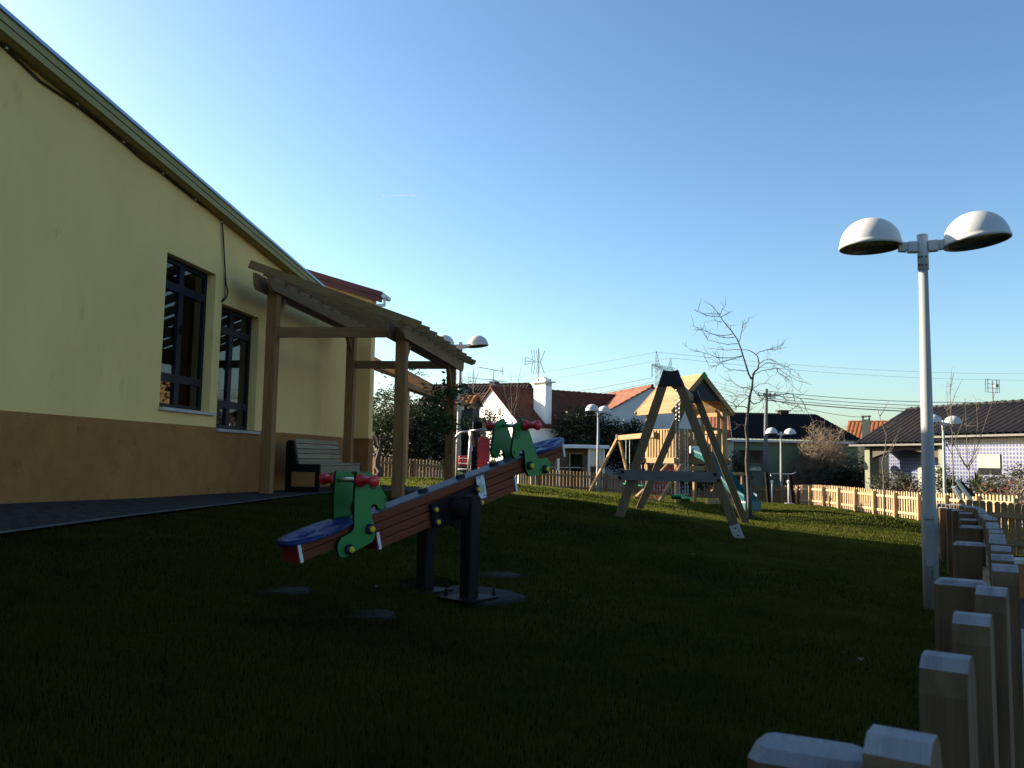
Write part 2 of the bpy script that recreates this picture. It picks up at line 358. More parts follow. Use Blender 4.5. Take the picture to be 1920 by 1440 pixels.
M['fence_x2'] = wood('shaded_brown_fence_pine_upright', (.15,.085,.036), (.23,.14,.064), 2)  # fence pine with the shade on the back fence put into its brown
M['leg_wood'] = wood('grey_brown_swing_timber', (.125,.078,.038), (.20,.13,.068), 2)
M['dry_grass'] = leafmat('pressed_dry_grass', (.010,.016,.007), (.024,.032,.014), .2, 1.0, 1.0, 3.0, .08)
M['curtain'] = leafmat('beige_curtain', (.58,.53,.44), (.66,.61,.52), .45, 1.0, 1.0, 2.0, .05)
M['inner'] = mat('pale_inner_wall', (.5,.5,.48), .9, .08, 2.0)
# ================================================================== SETTING
def axis_coords(lo, hi, step, far):
    a = list(np.arange(lo, hi+1e-6, step)); g = step; x = hi
    while x < far: g *= 1.35; x += g; a.append(x)
    g = step; x = lo
    while x > -far: g *= 1.35; x -= g; a.insert(0, x)
    return np.array(a)
gx = axis_coords(-13, 27, .3, 2600); gy = axis_coords(-4, 50, .3, 3000)
XX, YY = np.meshgrid(gx, gy, indexing='ij'); ZZ = Gn(XX, YY)
idx = np.arange(XX.size).reshape(XX.shape)
quads = np.stack([idx[:-1,:-1], idx[1:,:-1], idx[1:,1:], idx[:-1,1:]], -1).reshape(-1,4)
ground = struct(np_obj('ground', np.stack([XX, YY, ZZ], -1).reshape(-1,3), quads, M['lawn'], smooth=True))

# wall frame of the yellow building: point = W0 + T*s + N*off
W0 = Vector((-5.92, 0, 0)); T = Vector((.122, 1, 0)).normalized(); NW = Vector((T.y, -T.x, 0))
def wpt(s, z, off=0.0): return W0 + T*s + NW*off + Vector((0,0,z))
def wall_hit(px, py, off=0.0):
    r = ray(px, py); o = Vector((0,0,CAMZ)); q = W0+NW*off
    t = (q-o).dot(NW)/r.dot(NW); p = o+r*t
    return (p-W0).dot(T), p.z
def draped(name, poly_fn, ns, nw, m, dz):
    """sheet laid on the terrain; poly_fn(u,v)->(x,y)"""
    u, v = np.meshgrid(np.linspace(0,1,ns), np.linspace(0,1,nw), indexing='ij')
    X, Y = poly_fn(u, v); Z = Gn(X, Y)+dz
    i = np.arange(X.size).reshape(X.shape)
    q = np.stack([i[:-1,:-1], i[1:,:-1], i[1:,1:], i[:-1,1:]], -1).reshape(-1,4)
    return np_obj(name, np.stack([X,Y,Z],-1).reshape(-1,3), q, m, smooth=True)
PAVW = 1.28
def pav(u, v):
    s = -6+u*24.5; w = v*(PAVW+np.clip((s-15.5)/1.0,0,1)*1.3)
    return W0.x+T.x*s+NW.x*w, W0.y+T.y*s+NW.y*w
struct(draped('paving', pav, 90, 12, M['paving'], .02))
def kerb(u, v):
    s = -6+u*24.5; w = (PAVW+np.clip((s-15.5)/1.0,0,1)*1.3)+v*.07
    return W0.x+T.x*s+NW.x*w, W0.y+T.y*s+NW.y*w
struct(draped('kerb', kerb, 160, 4, M['kerb'], .035))
def path2(u, v):
    x = -2.1+u*1.0; y = 17.6+v*1.5+u*.3; return x, y
struct(draped('path', path2, 30, 10, M['paving'], .018))

# ================================================================== YELLOW BUILDING
bld = thing('school_building', 'yellow rendered building with ochre plinth and sloping eaves on the left', 'building', wpt(10, G(-4.6,10)))
BO = bld.location
S0, S1 = -8.0, wall_hit(657, 800)[0]
rk0 = wall_hit(0, 12, .19); rk1 = wall_hit(603, 533, .19)
def rake(s): return rk0[1]+(rk1[1]-rk0[1])*(s-rk0[0])/(rk1[0]-rk0[0])
zp0 = wall_hit(0, 762)[1]; zp1 = wall_hit(401, 806)[1]; ZP = (zp0+zp1)/2
wins = []
for (tl, tr, bl, br) in (((314,471),(405,516),(296,762),(392,775)), ((416,568),(486,597),(403,803),(478,814))):
    a = wall_hit(*tl); b = wall_hit(*tr); c = wall_hit(*bl)
    wins.append((a[0], b[0], c[1], (a[1]+b[1])/2))
RT = .26      # roof edge thickness
mb = MB()
def wcol(mb, s0, s1, z0, z1a, z1b, off0=0.0, off1=-.3):
    a = [wpt(s0,z0,off0), wpt(s1,z0,off0), wpt(s1,z1b,off0), wpt(s0,z1a,off0)]
    b = [wpt(s0,z0,off1), wpt(s1,z0,off1), wpt(s1,z1b,off1), wpt(s0,z1a,off1)]
    mb.add(a+b, [(0,1,2,3),(7,6,5,4),(0,4,5,1),(1,5,6,2),(2,6,7,3),(3,7,4,0)])
rt = lambda s: rake(s)-RT*.6
cuts = [S0, wins[0][0], wins[0][1], wins[1][0], wins[1][1], S1]
for i in range(5):
    a, b = cuts[i], cuts[i+1]
    if i in (1, 3):
        w = wins[0 if i == 1 else 1]
        if w[2] > ZP+.01: wcol(mb, a, b, ZP, w[2], w[2])
        wcol(mb, a, b, w[3], rt(a), rt(b))
    else: wcol(mb, a, b, ZP, rt(a), rt(b))
mesh_obj('wall', mb, M['wall_yellow'], bld, BO)
mb = MB(); zmin = -1.2+CAMZ
w2z = wins[1][2]
for a, b, t in ((S0, wins[1][0], ZP), (wins[1][0], wins[1][1], min(ZP, w2z-.03)), (wins[1][1], S1, ZP)): wcol(mb, a, b, zmin, t, t, .022, -.3)
mesh_obj('plinth', mb, M['plinth'], bld, BO)
# back and side walls; an unseen rear opening is added to light the rooms
mb = MB(); D = 9.0
for a, b, lo, hi in ((wpt(S0,0,0), wpt(S0,0,-D), None, None), (wpt(S0,0,-D), wpt(8,0,-D), None, None), (wpt(8,0,-D), wpt(S1-.6,0,-D), None, 1.9), (wpt(8,0,-D), wpt(S1-.6,0,-D), 3.5, None), (wpt(S1-.6,0,-D), wpt(S1,0,-D), None, None), (wpt(S1,0,-D), wpt(S1,0,-.3), None, None)):
    sa, sb = (a-W0).dot(T), (b-W0).dot(T)
    n = (b-a).normalized().cross(Vector((0,0,1)))*.2; zl = zmin if lo is None else lo
    va = [a+Vector((0,0,zl)), b+Vector((0,0,zl)), b+Vector((0,0,rt(sb) if hi is None else hi)), a+Vector((0,0,rt(sa) if hi is None else hi))]
    mb.add(va+[p+n for p in va], [(0,1,2,3),(7,6,5,4),(0,4,5,1),(1,5,6,2),(2,6,7,3),(3,7,4,0)])
mesh_obj('rear_wall', mb, M['wall_yellow'], bld, BO)
mb = MB()   # room floor and partition
mb.add([wpt(S0,zp0-.35,-.3), wpt(S1,zp0-.35,-.3), wpt(S1,zp0-.35,-D), wpt(S0,zp0-.35,-D)], [(0,1,2,3)])
mesh_obj('room_lining', mb, M['inner'], bld, BO)
# roof: slab, fascia boards, metal flashing
def rslab(mb, o0, o1, d0, d1, s0=S0, s1=None):
    s1 = S1-.05 if s1 is None else s1
    z = lambda s, d: rake(s)-d
    a = [wpt(s0,z(s0,d1),o0), wpt(s1,z(s1,d1),o0), wpt(s1,z(s1,d0),o0), wpt(s0,z(s0,d0),o0)]
    b = [wpt(s0,z(s0,d1),o1), wpt(s1,z(s1,d1),o1), wpt(s1,z(s1,d0),o1), wpt(s0,z(s0,d0),o1)]
    mb.add(a+b, [(0,1,2,3),(7,6,5,4),(0,4,5,1),(1,5,6,2),(2,6,7,3),(3,7,4,0)])
mb = MB(); rslab(mb, .15, -D-.3, .05, .175); roof = mesh_obj('roof', mb, M['fascia'], bld, BO)
mb = MB(); rslab(mb, .188, .155, .03, .105); mesh_obj('fascia_board', mb, M['fascia'], roof)
for o in roof.children: o.location = -BO
mb = MB(); rslab(mb, .176, .146, .11, .185); o = mesh_obj('fascia_board', mb, M['fascia'], roof); o.location = -BO
mb = MB(); rslab(mb, .212, .05, -.012, .026); o = mesh_obj('flashing', mb, M['flashing'], roof); o.location = -BO
mb = MB(); rslab(mb, .14, .0, .178, .186); o = mesh_obj('soffit', mb, M['fascia'], roof); o.location = -BO
# windows
def make_window(w):
    s0, s1, z0, z1 = w; off = -.16; fw = .065
    fr = MB()
    def fbar(a0, a1, b0, b1, o=off, th=.06): wcol(fr, a0, a1, b0, b1, b1, o+th/2, o-th/2)
    sm = s0+(s1-s0)*.47; za = z0+(z1-z0)*.205; zb = z0+(z1-z0)*.815
    fbar(s0, s0+fw, z0, z1); fbar(s1-fw, s1, z0, z1)
    fbar(s0+fw, s1-fw, z0, z0+fw); fbar(s0+fw, s1-fw, z1-fw, z1)
    for z in (za, zb): fbar(s0+fw, s1-fw, z-.055, z+.055, off+.006)
    for b0, b1 in ((z0+fw, za-.055), (za+.055, zb-.055), (zb+.055, z1-fw)): fbar(sm-.06, sm+.06, b0, b1, off+.003)
    f = mesh_obj('window', fr, M['alu_dark'], bld, BO)
    for a0, a1 in ((s0+fw, sm-.06), (sm+.06, s1-fw)):
        for b0, b1 in ((z0+fw, za-.055), (za+.055, zb-.055), (zb+.055, z1-fw)):
            p = MB(); wcol(p, a0, a1, b0, b1, b1, off+.004, off-.004)
            o = mesh_obj('pane', p, M['glass'], f); o.location = -BO
    h = MB(); h.beam(wpt(sm-.02, z0+(z1-z0)*.5, off+.06), wpt(sm-.02, z0+(z1-z0)*.5+.14, off+.06), .02, .02); h.beam(wpt(sm-.02, z0+(z1-z0)*.5+.07, off+.02), wpt(sm-.02, z0+(z1-z0)*.5+.07, off+.06), .02, .02)
    o = mesh_obj('handle', h, M['black_metal'], f); o.location = -BO
    sl = MB(); wcol(sl, s0-.02, s1+.10, z0-.045, z0-.002, z0-.002, .06, -.14); o = mesh_obj('sill', sl, M['stone_sill'], f); o.location = -BO
for w in wins: make_window(w)
for k, (w, f0, f1, lab) in enumerate(((wins[0], .0, .50, 'beige folded curtain behind the left panes of the larger window'), (wins[0], .74, 1.0, 'beige curtain drawn to the right side of the larger window'), (wins[1], .5, 1.05, 'pale curtain behind the right panes of the smaller window'))):
    s0 = w[0]+(w[1]-w[0])*f0; s1 = w[0]+(w[1]-w[0])*f1; n = 60; v = []; fs = []
    for i in range(n+1):
        t = i/n; s = s0+(s1-s0)*t; d = -.42+.045*math.sin(t*(s1-s0)*42)+.02*math.sin(t*17)
        v += [wpt(s, w[2]-.1, d), wpt(s, w[3]+.05, d)]
    for i in range(n): fs.append((2*i, 2*i+2, 2*i+3, 2*i+1))
    m_ = MB().add(v, fs); tag(mesh_obj('curtain', m_, M['curtain'], None, None, True), lab, 'curtain', 'classroom curtains')
for k in range(5):      # added glowing strips, standing in for sky stripes reflected in the window glass
    m_ = MB(); z = CAMZ+2.55-.14*k*.6; s = 11.4+k*1.15
    m_.box(wpt(s, z, -2.2), (.16, 2.6, .05), Matrix((T, NW, (0,0,1))).transposed()); 
    tag(mesh_obj('glow_strip', m_, M['sky_stripe']), ('nearest','second','third','fourth','farthest')[k]+' added glowing strip behind the classroom windows', 'glowing strip', 'added window glow strips')
# black cable slung under the eaves and down to the smaller window
pts = []
for px, py in ((0,82),(10,90),(50,128),(75,152),(105,172),(140,195),(175,222),(230,266),(268,300),(303,324),(340,354),(365,374),(395,395),(412,408)):
    s, z = wall_hit(px, py, .02); pts.append(wpt(s, z, .025))
for px, py in ((416,418),(418,440),(420,480),(423,530),(427,548),(424,558),(416,566)):
    s, z = wall_hit(px, py, .02); pts.append(wpt(s, z, .025))
mb = MB().tube(pts, .011, 6)
pts2 = [wpt(*wall_hit(px,py,.02), .03) for px, py in ((416,420),(417,450),(421,500),(421,535),(420,556),(415,565))]
mb.tube(pts2, .007, 5); mesh_obj('cable', mb, M['cable'], bld, BO)
mb = MB()
for px, py in ((10,90),(143,195),(230,266),(304,325),(365,374),(415,416)):
    s, z = wall_hit(px, py, .02); mb.box(wpt(s,z,.03), (.02,.03,.02))
mesh_obj('cable_clip', mb, M['white_plastic'], bld, BO)

# wing with the red-brown roof edge, projecting at the far end
CW = 0.62
wing = thing('building_wing', 'yellow wing with red-brown roof edge behind the pergola', 'building', wpt(S1+1, G(-3.4,19.5)))
WO = wing.location
rz0 = at(560,499,wpt(S1,0,0).y-.1); rz1 = at(713,546,wpt(S1,0,CW+.25).y-.1)
def wrake(o):     # top of the wing's roof edge at offset o from the main wall
    k = (o-(rz0-W0).dot(NW))/((rz1-W0).dot(NW)-(rz0-W0).dot(NW)); return rz0.z+(rz1.z-rz0.z)*k
# offset of the visible corner from pixel 694
r_ = ray(694, 700); p_ = Vector((0,0,CAMZ))+r_*(((wpt(S1,0)-Vector((0,0,CAMZ))).dot(T))/r_.dot(T)); CW = (p_-W0).dot(NW)
mb = MB()
def oblock(mb, o0, o1, s0, s1, z0, za, zb):
    v = [wpt(s0,z0,o0), wpt(s0,z0,o1), wpt(s0,zb,o1), wpt(s0,za,o0), wpt(s1,z0,o0), wpt(s1,z0,o1), wpt(s1,zb,o1), wpt(s1,za,o0)]
    mb.add(v, [(0,1,2,3),(7,6,5,4),(0,4,5,1),(1,5,6,2),(2,6,7,3),(3,7,4,0)])
oblock(mb, -6.5, CW, S1+.004, S1+.32, ZP, wrake(-6.5)-.16, wrake(CW)-.16); mesh_obj('wall', mb, M['wall_yellow'], wing, WO)
mb = MB(); oblock(mb, -6.5, CW+.02, S1-.015, S1+.34, zmin, ZP-.002, ZP-.002); mesh_obj('plinth', mb, M['plinth'], wing, WO)
mb = MB()
for s0, s1, d0, d1 in ((S1-.16, S1+.42, 0.0, .12),):
    v = [wpt(s0,wrake(-6.8)-d1,-6.8), wpt(s0,wrake(CW+.26)-d1,CW+.26), wpt(s0,wrake(CW+.26)-d0,CW+.26), wpt(s0,wrake(-6.8)-d0,-6.8)]
    v += [p+T*(s1-s0) for p in v]; mb.add(v, [(0,1,2,3),(7,6,5,4),(0,4,5,1),(1,5,6,2),(2,6,7,3),(3,7,4,0)])
rw = mesh_obj('roof', mb, M['roof_red'], wing, WO)
mb = MB(); o0, o1 = -6.8, CW+.23
v = [wpt(S1-.12,wrake(o0)-.24,o0), wpt(S1-.12,wrake(o1)-.24,o1), wpt(S1-.12,wrake(o1)-.121,o1), wpt(S1-.12,wrake(o0)-.121,o0)]; v += [p+T*.1 for p in v]
mb.add(v, [(0,1,2,3),(7,6,5,4),(0,4,5,1),(1,5,6,2),(2,6,7,3),(3,7,4,0)]); o = mesh_obj('fascia_board', mb, M['roof_red'], rw); o.location = -WO
mb = MB(); g = wpt(S1-.1, wrake(CW+.26)-.10, CW+.31)
mb.tube([g-T*.08, g+T*.35], .055, 10); mb.beam(g-Vector((0,0,.04)), g-Vector((0,0,.22)), .05, .05); mb.beam(g-Vector((0,0,.2)), g-Vector((0,0,.2))-NW*.2, .06, .06)
mesh_obj('gutter', mb, M['white_plastic'], wing, WO)
mb = MB(); mb.tube([wpt(S1-.03, zmin+.4, .05), wpt(S1-.03, CAMZ+2.6, .05)], .018, 6); mesh_obj('corner_shade_line', mb, M['black_metal'], wing, WO)  # dark line of shade in the inside corner, put in as a black tube

# ================================================================== PERGOLA OVER THE BENCH
def timber_pergola(name, label, base, rz, span, length, zhi, zlo, n_raft, posts_y, ties, mset, plates=True, over_hi=.12, over_lo=.36, over_y=(.52,.62), gl=None, posts_x=None, rh=.125):
    """local: x away from the wall (posts at 0 and span), y along the wall, z up from base"""
    t = thing(name, label, 'pergola', base, rz); mz, mx, my = mset; pw = .17
    slope = (zhi-zlo)/span
    for y in posts_y:
        for x in (posts_x or (0, span)):
            zt = (zhi if x == 0 else zlo)-.02; zb = gl(x, y)-.05
            m_ = MB().box((x, y, (zt+zb)/2), (pw, pw*.94, zt-zb), None, .008); mesh_obj('post', m_, mz, t)
    y0, y1 = posts_y[0]-over_y[0], posts_y[-1]+over_y[1]
    for x, z in ((0, zhi), (span, zlo)):
        for sx in (-1, 1):     # pair of plates clasping the posts, rounded lower ends
            c = .24; pr = [(0,0),(.03,-.16),(.12,-.24),(y1-y0-.12,-.24),(y1-y0-.03,-.16),(y1-y0,0)]
            m_ = MB().prism([(a, b) for a, b in pr], (x+sx*(pw/2+.028), y0, z), (0,1,0), (0,0,1), .05); mesh_obj('plate', m_, my, t)
    for i in range(n_raft):
        y = y0+.08+(y1-y0-.16)*i/(n_raft-1); xa, xb = -over_hi-.12, span+over_lo
        za = zhi+.004-slope*xa; zb = zhi+.004-slope*xb; d = Vector((xb-xa, 0, zb-za)); L = d.length; d.normalize(); u = Vector((-d.z, 0, d.x))
        pr = [(0,0),(L-.05,0),(L,.05),(L,rh),(0,rh)]
        m_ = MB().prism(pr, (xa, y, za), d, u, .068); mesh_obj('rafter', m_, mx, t)
    for y, z in zip(posts_y, ties):
        m_ = MB().box((span/2, y, z), (span-pw, .075, .155)); mesh_obj('tie_beam', m_, mx, t)
    for y, dr in zip(posts_y, (1, -1)):
        for x, z in ((0, zhi), (span, zlo)):
            m_ = MB().beam((x, y+dr*pw*.45, z-.62), (x, y+dr*.44, z-.22), .06, .07, (1,0,0)); mesh_obj('brace', m_, mz, t)
    return t
PB = wpt(13.25, 0, .56); PB.z = G(PB.x, PB.y)
prz = math.atan2(NW.y, NW.x)
def pgl(x, y):
    p = PB+NW*x+T*y; return G(p.x, p.y)-PB.z
pz = lambda px, py, d: at(px, py, d).z-PB.z
timber_pergola('timber_pergola', 'dark timber lean-to pergola over the bench against the yellow wall', PB, prz, 2.08, 4.0,
    pz(472,496,12.3)-.06, pz(742,603,13.05)-.10, 10, (0.0, 3.98), (pz(620,627,13.2), pz(750,686,17.1)), (M['wood_z'], M['wood_x'], M['wood_y']), gl=pgl)
# second, open pergola past the wing, in the sun
QB = Vector((-4.25, 22.2, 0)); QB.z = G(QB.x, QB.y)
timber_pergola('timber_pergola', 'sunlit pergola of bare spaced rafters beyond the building corner', QB, prz, 1.35, 3.6,
    2.72+CAMZ-QB.z, 2.72-.52*1.35+CAMZ-QB.z, 4, (0.3, .75), (), (M['new_z'], M['new_x'], M['wood_y']), gl=lambda x, y: 0.0, over_lo=.85, over_y=(.25,6.2), posts_x=(-.3, 1.30), rh=.085)

# ================================================================== BENCH
BB = at(567, 919, 14.0); BB.z = G(BB.x, BB.y)+.02
bench = thing('bench', 'wooden slatted bench with black end frames under the pergola', 'bench', BB, prz)
# local: x away from wall, y along wall (away from camera)
BL = 2.25
for y in (0.0, BL):
    m_ = MB()
    m_.prism([(-.29,0),(.29,0),(.29,.45),(.27,.46),(-.10,.46),(-.17,.82),(-.20,.85),(-.27,.85),(-.30,.80)], (0,y,0), (1,0,0), (0,0,1), .07)
    e = mesh_obj('end_frame', m_, M['black_metal'], bench, bevel=.006)
    m_ = MB().box((.02, y-.034, .21), (.40,.012,.24)); mesh_obj('inset_panel', m_, M['tan_panel'], e)
for k in range(5):
    z = .50+.085*k; x = -.085-.019*k*.95
    m_ = MB().box((x-.02, BL/2, z), (.03, BL-.07, .074), Matrix.Rotation(R(-12), 3, 'Y')); mesh_obj('back_slat', m_, M['grey_slat'], bench, bevel=.004)
for k in range(4):
    m_ = MB().box((-.05+.098*k, BL/2, .452), (.085, BL-.07, .03)); mesh_obj('seat_slat', m_, M['grey_slat'], bench, bevel=.004)
m_ = MB().box((.27, BL/2, .37), (.03, BL-.07, .12)); mesh_obj('front_rail', m_, M['grey_slat'], bench, bevel=.004)

# ================================================================== SEESAW
e0 = at(547, 1046, 5.2); e1 = at(1045, 850, 7.2)
mid = (e0+e1)/2; dv = e1-e0; SL = dv.length; yaw = math.atan2(dv.y, dv.x); tilt = math.asin(dv.z/SL)
gz = G(mid.x, mid.y)
saw = thing('seesaw', 'red and brown seesaw with green horse heads and blue seats', 'seesaw', Vector((mid.x, mid.y, gz)), yaw)
RT_ = Matrix.Rotation(-tilt, 3, 'Y'); PZ = mid.z-gz
def sloc(mb):     # beam frame -> seesaw frame
    mb.v = [tuple(RT_ @ Vector(p)+Vector((0,0,PZ))) for p in mb.v]; return mb
BWD, BH = .155, .115; ub = .0; HL = SL/2
up = MB()
slats = []
for k in range(2):      # upper beam: two boards high, lower beam two boards, each board a part
    for sy in (-1, 1):
        m_ = MB().box((0, sy*(BWD/2-.02), .062-.058*k), (2*HL-.01, .04, .054)); mesh_obj('board', sloc(m_), M['red_slat'], saw, bevel=.004)
LL = SL*.267
for k in range(2):
    for sy in (-1, 1):
        m_ = MB().box((-.03, sy*(BWD/2-.02), -.055-.058*k), (2*LL, .04, .054)); mesh_obj('board', sloc(m_), M['red_slat'], saw, bevel=.004)
m_ = MB().box((0, 0, .033), (2*HL-.03, BWD-.082, .105)); m_.box((-.03, 0, -.084), (2*LL-.02, BWD-.082, .11)); mesh_obj('core', sloc(m_), M['brown_steel'], saw)
m_ = MB().box((0, 0, .094), (2*HL-1.0, BWD*.9, .012)); ts = mesh_obj('top_strip', sloc(m_), M['rubber'], saw)
for sx in (-1, 1):
    m_ = MB().box((sx*(HL-.001), 0, .033), (.012, BWD+.006, .118)); mesh_obj('end_cap', sloc(m_), M['red_end'], saw)
    m_ = MB().box((sx*(HL-.012), -BWD/2-.004, .033), (.022, .006, .118)); mesh_obj('edge_strip', sloc(m_), M['white_strip'], saw)
    m_ = MB().box((-.03+sx*(LL+.004), 0, -.084), (.012, BWD+.004, .112)); mesh_obj('end_cap', sloc(m_), M['red_end'], saw)
    m_ = MB().box((-.03+sx*(LL-.012), -BWD/2-.004, -.084), (.022, .006, .116)); mesh_obj('edge_strip', sloc(m_), M['white_strip'], saw)
# horse heads, drawn once in the beam plane (t towards the pivot, h up)
HP = [(1040,180),(1055,130),(1110,125),(1132,152),(1160,130),(1215,130),(1262,165),(1300,225),(1345,290),(1400,370),(1450,445),(1460,510),(1432,582),(1392,604),(1352,590),(1325,548),(1290,530),(1256,542),(1240,580),(1250,640),(1272,720),(1300,790),(1310,870),(1305,960),(1278,1002),(1100,1085),(965,1150),(905,1165),(860,1138),(836,1070),(840,985),(880,922),(960,886),(1010,860),(1034,812),(1036,700),(1030,500),(1035,300)]
def horse_pt(a, b):
    x = (a-905)/6.546/244.0; z = -(b-1165)/6.546/296.0
    return (x*math.cos(tilt)+z*math.sin(tilt), -x*math.sin(tilt)+z*math.cos(tilt))
hp = [horse_pt(*q) for q in HP]
mint = min(q[0] for q in hp)
FOOT_T = .255      # distance of the foot from the beam end
def to_beam(t, h, side): # side -1 = low end, +1 = high end
    return (side*(HL-FOOT_T-(t-mint)), h-.085)
for side in (-1, 1):
    lab = 'low' if side < 0 else 'raised'
    for sy in (-1, 1):
        poly = [to_beam(t, h, side) for t, h in hp]
        if side > 0: poly = poly[::-1]
        y = sy*(BWD/2+.028)
        m_ = MB().prism(poly, (0, y, 0), (1,0,0), (0,0,1), .022)
        core = mesh_obj('horse_panel', sloc(m_), M['green_hdpe'], saw)
        core.data.materials.append(M['green_edge'])
        for p in core.data.polygons[2:]: p.material_index = 1
        if sy < 0:
            for a, b in ((1235,840), (975,1070)):
                x, z = to_beam(*horse_pt(a, b), side); Mx = Matrix.Rotation(R(90), 3, 'X')
                m_ = MB().lathe([(0,.0),(.034,.0),(.034,.018),(.024,.026),(0,.026)], (x, y-.011, z), 16, Mx); bs = mesh_obj('bolt_cover', sloc(m_), M['navy_cap'], saw)
                m_ = MB().lathe([(0,.026),(.02,.026),(.02,.036),(.012,.042),(0,.043)], (x, y-.011, z), 16, Mx); mesh_obj('bolt_cap', sloc(m_), M['yellow_cap'], bs)
            m_ = MB()
            ex, ez = to_beam(*horse_pt(1265, 275), side)
            ring = [(ex+.030*math.cos(t), y-.0125, ez+.036*math.sin(t)) for t in np.linspace(0, 2*math.pi, 18)]
            m_.tube(ring, .0032, 4); mesh_obj('eye_marking', sloc(m_), M['ink'], core); m_ = MB().tube([(ex-.012+.012*math.cos(t), y-.0125, ez+.014*math.sin(t)) for t in np.linspace(-2.2, 2.0, 10)], .004, 4)
            nx_, nz_ = to_beam(*horse_pt(1425, 490), side)
            mesh_obj('pupil_marking', sloc(m_), M['ink'], core); m_ = MB()
            m_.tube([(nx_+.010*math.cos(t), y-.0125, nz_+.012*math.sin(t)) for t in np.linspace(-1.8, 1.8, 9)], .003, 4)
            mesh_obj('nostril_marking', sloc(m_), M['ink'], core)
    hx, hz = to_beam(*horse_pt(1088, 235), side)
    m_ = MB().tube([(hx,-.25,hz),(hx,.25,hz)], .0165, 14); bar = mesh_obj('handlebar', sloc(m_), M['chrome'], saw, smooth=True)
    for sy in (-1, 1):
        Mx = Matrix.Rotation(R(90*sy), 3, 'X')
        b0 = BWD/2+.042
        m_ = MB().lathe([(.0,b0),(.040,b0),(.044,b0+.012),(.040,b0+.022),(.027,b0+.032),(.025,b0+.10),(.029,b0+.115),(.038,b0+.122),(.040,b0+.138),(.034,b0+.149),(.0,b0+.151)], (hx,0,hz), 20, Mx)
        mesh_obj('grip', sloc(m_), M['red_plastic'], bar, smooth=True)
    # moulded seat: rounded blade with a raised rim
    ns, nr = 28, 6; v = []; f = []
    cx = side*(HL-.215); 
    for r in range(nr+1):
        q = r/nr
        for k in range(ns):
            t = 2*math.pi*k/ns; rx = .285; ry = .155+.02*math.cos(t)*(-side)
            zz = .103+.010*q**4+.012*math.sin(5*t)*(q*(1-q))*3+.012*(max(0, (side*math.cos(t))*q))**2
            v.append((cx+rx*q*math.cos(t), ry*q*math.sin(t), zz))
    for k in range(ns):
        t = 2*math.pi*k/ns; v.append((cx+.272*math.cos(t), (.145)*math.sin(t), .088))
    for r in range(nr+1):
        for k in range(ns):
            a = r*ns+k; b = r*ns+(k+1)%ns; f.append((a, b, b+ns, a+ns))
    m_ = MB().add(v, f); mesh_obj('seat', sloc(m_), M['blue_seat'], saw, smooth=True)
for t in (-.62, -.22, .17, .55):    # bolts along the top strip
    m_ = MB().lathe([(0,.0),(.036,.0),(.036,.02),(.026,.028),(0,.028)], (t, 0, .099), 16); bs = mesh_obj('bolt_cover', sloc(m_), M['navy_cap'], saw)
    m_ = MB().lathe([(0,.028),(.022,.028),(.02,.04),(0,.043)], (t, 0, .099), 16); mesh_obj('bolt_cap', sloc(m_), M['yellow_cap'], bs)
for sy in (-1, 1):      # steel pivot plates
    y = sy*(BWD/2+.016)
    m_ = MB().prism([(-.27,-.145),(-.10,-.17),(-.02,-.235),(.07,-.235),(.13,-.15),(.27,-.135),(.27,.035),(-.26,.025)], (.0,y,0), (1,0,0), (0,0,1), .018); pl = mesh_obj('pivot_plate', sloc(m_), M['brown_steel'], saw)
    if sy < 0:
        for a, b in ((-.235,-.02),(-.235,-.11),(.215,.005),(.225,-.10)):
            Mx = Matrix.Rotation(R(90), 3, 'X')
            m_ = MB().lathe([(0,.0),(.03,.0),(.03,.016),(.02,.022),(0,.022)], (a, y-.009, b), 14, Mx); bs = mesh_obj('bolt_cover', sloc(m_), M['navy_cap'], saw)
            m_ = MB().lathe([(0,.022),(.017,.022),(.016,.032),(0,.036)], (a, y-.009, b), 14, Mx); mesh_obj('bolt_cap', sloc(m_), M['yellow_cap'], bs)
m_ = MB().box((.265, -BWD/2-.030, .005), (.085, .004, .17)); sg = mesh_obj('notice_plate', sloc(m_), M['sign'], saw)
m_ = MB()
for a, b, w, h in ((-.005,.07,.006,.020),(-.005,.079,.024,.005),(.004,.045,.012,.005),(-.012,.03,.014,.008),(0,.012,.05,.0025),(0,.002,.045,.0025),(0,-.008,.05,.0025),(0,-.018,.05,.0025),(0,-.028,.046,.0025),(0,-.038,.05,.0025),(.012,-.062,.004,.018),(-.032,.075,.008,.008),(.034,.078,.008,.008),(-.034,-.075,.008,.008),(.034,-.073,.008,.008)):
    m_.box((.265+a, -BWD/2-.0335, .005+b), (w, .003, h))
mesh_obj('print', sloc(m_), M['ink'], sg)
for sy in (-1, 1):      # two posts straddling the beam
    zt = PZ+.02 if sy < 0 else PZ-.02
    m_ = MB().box((.02, sy*.225, zt/2+.01), (.10, .105, zt-.02), None, .008); po = mesh_obj('post', m_, M['brown_steel'], saw)
    m_ = MB().box((.02, sy*.225, .016), (.32, .28, .012)); mesh_obj('base_plate', m_, M['brown_steel'], po)
    m_ = MB()
    for a in (-1, 1):
        for b in (-1, 1): m_.lathe([(0,0),(.014,0),(.014,.03),(.006,.03),(.006,.055),(0,.055)], (.02+a*.13, sy*.235+b*.11, .028), 8)
    mesh_obj('anchor_bolt', m_, M['brown_steel'], po)
m_ = MB().tube([(.02,-.26,PZ-.07),(.02,.26,PZ-.07)], .085, 20); mesh_obj('axle', m_, M['brown_steel'], saw, smooth=True)
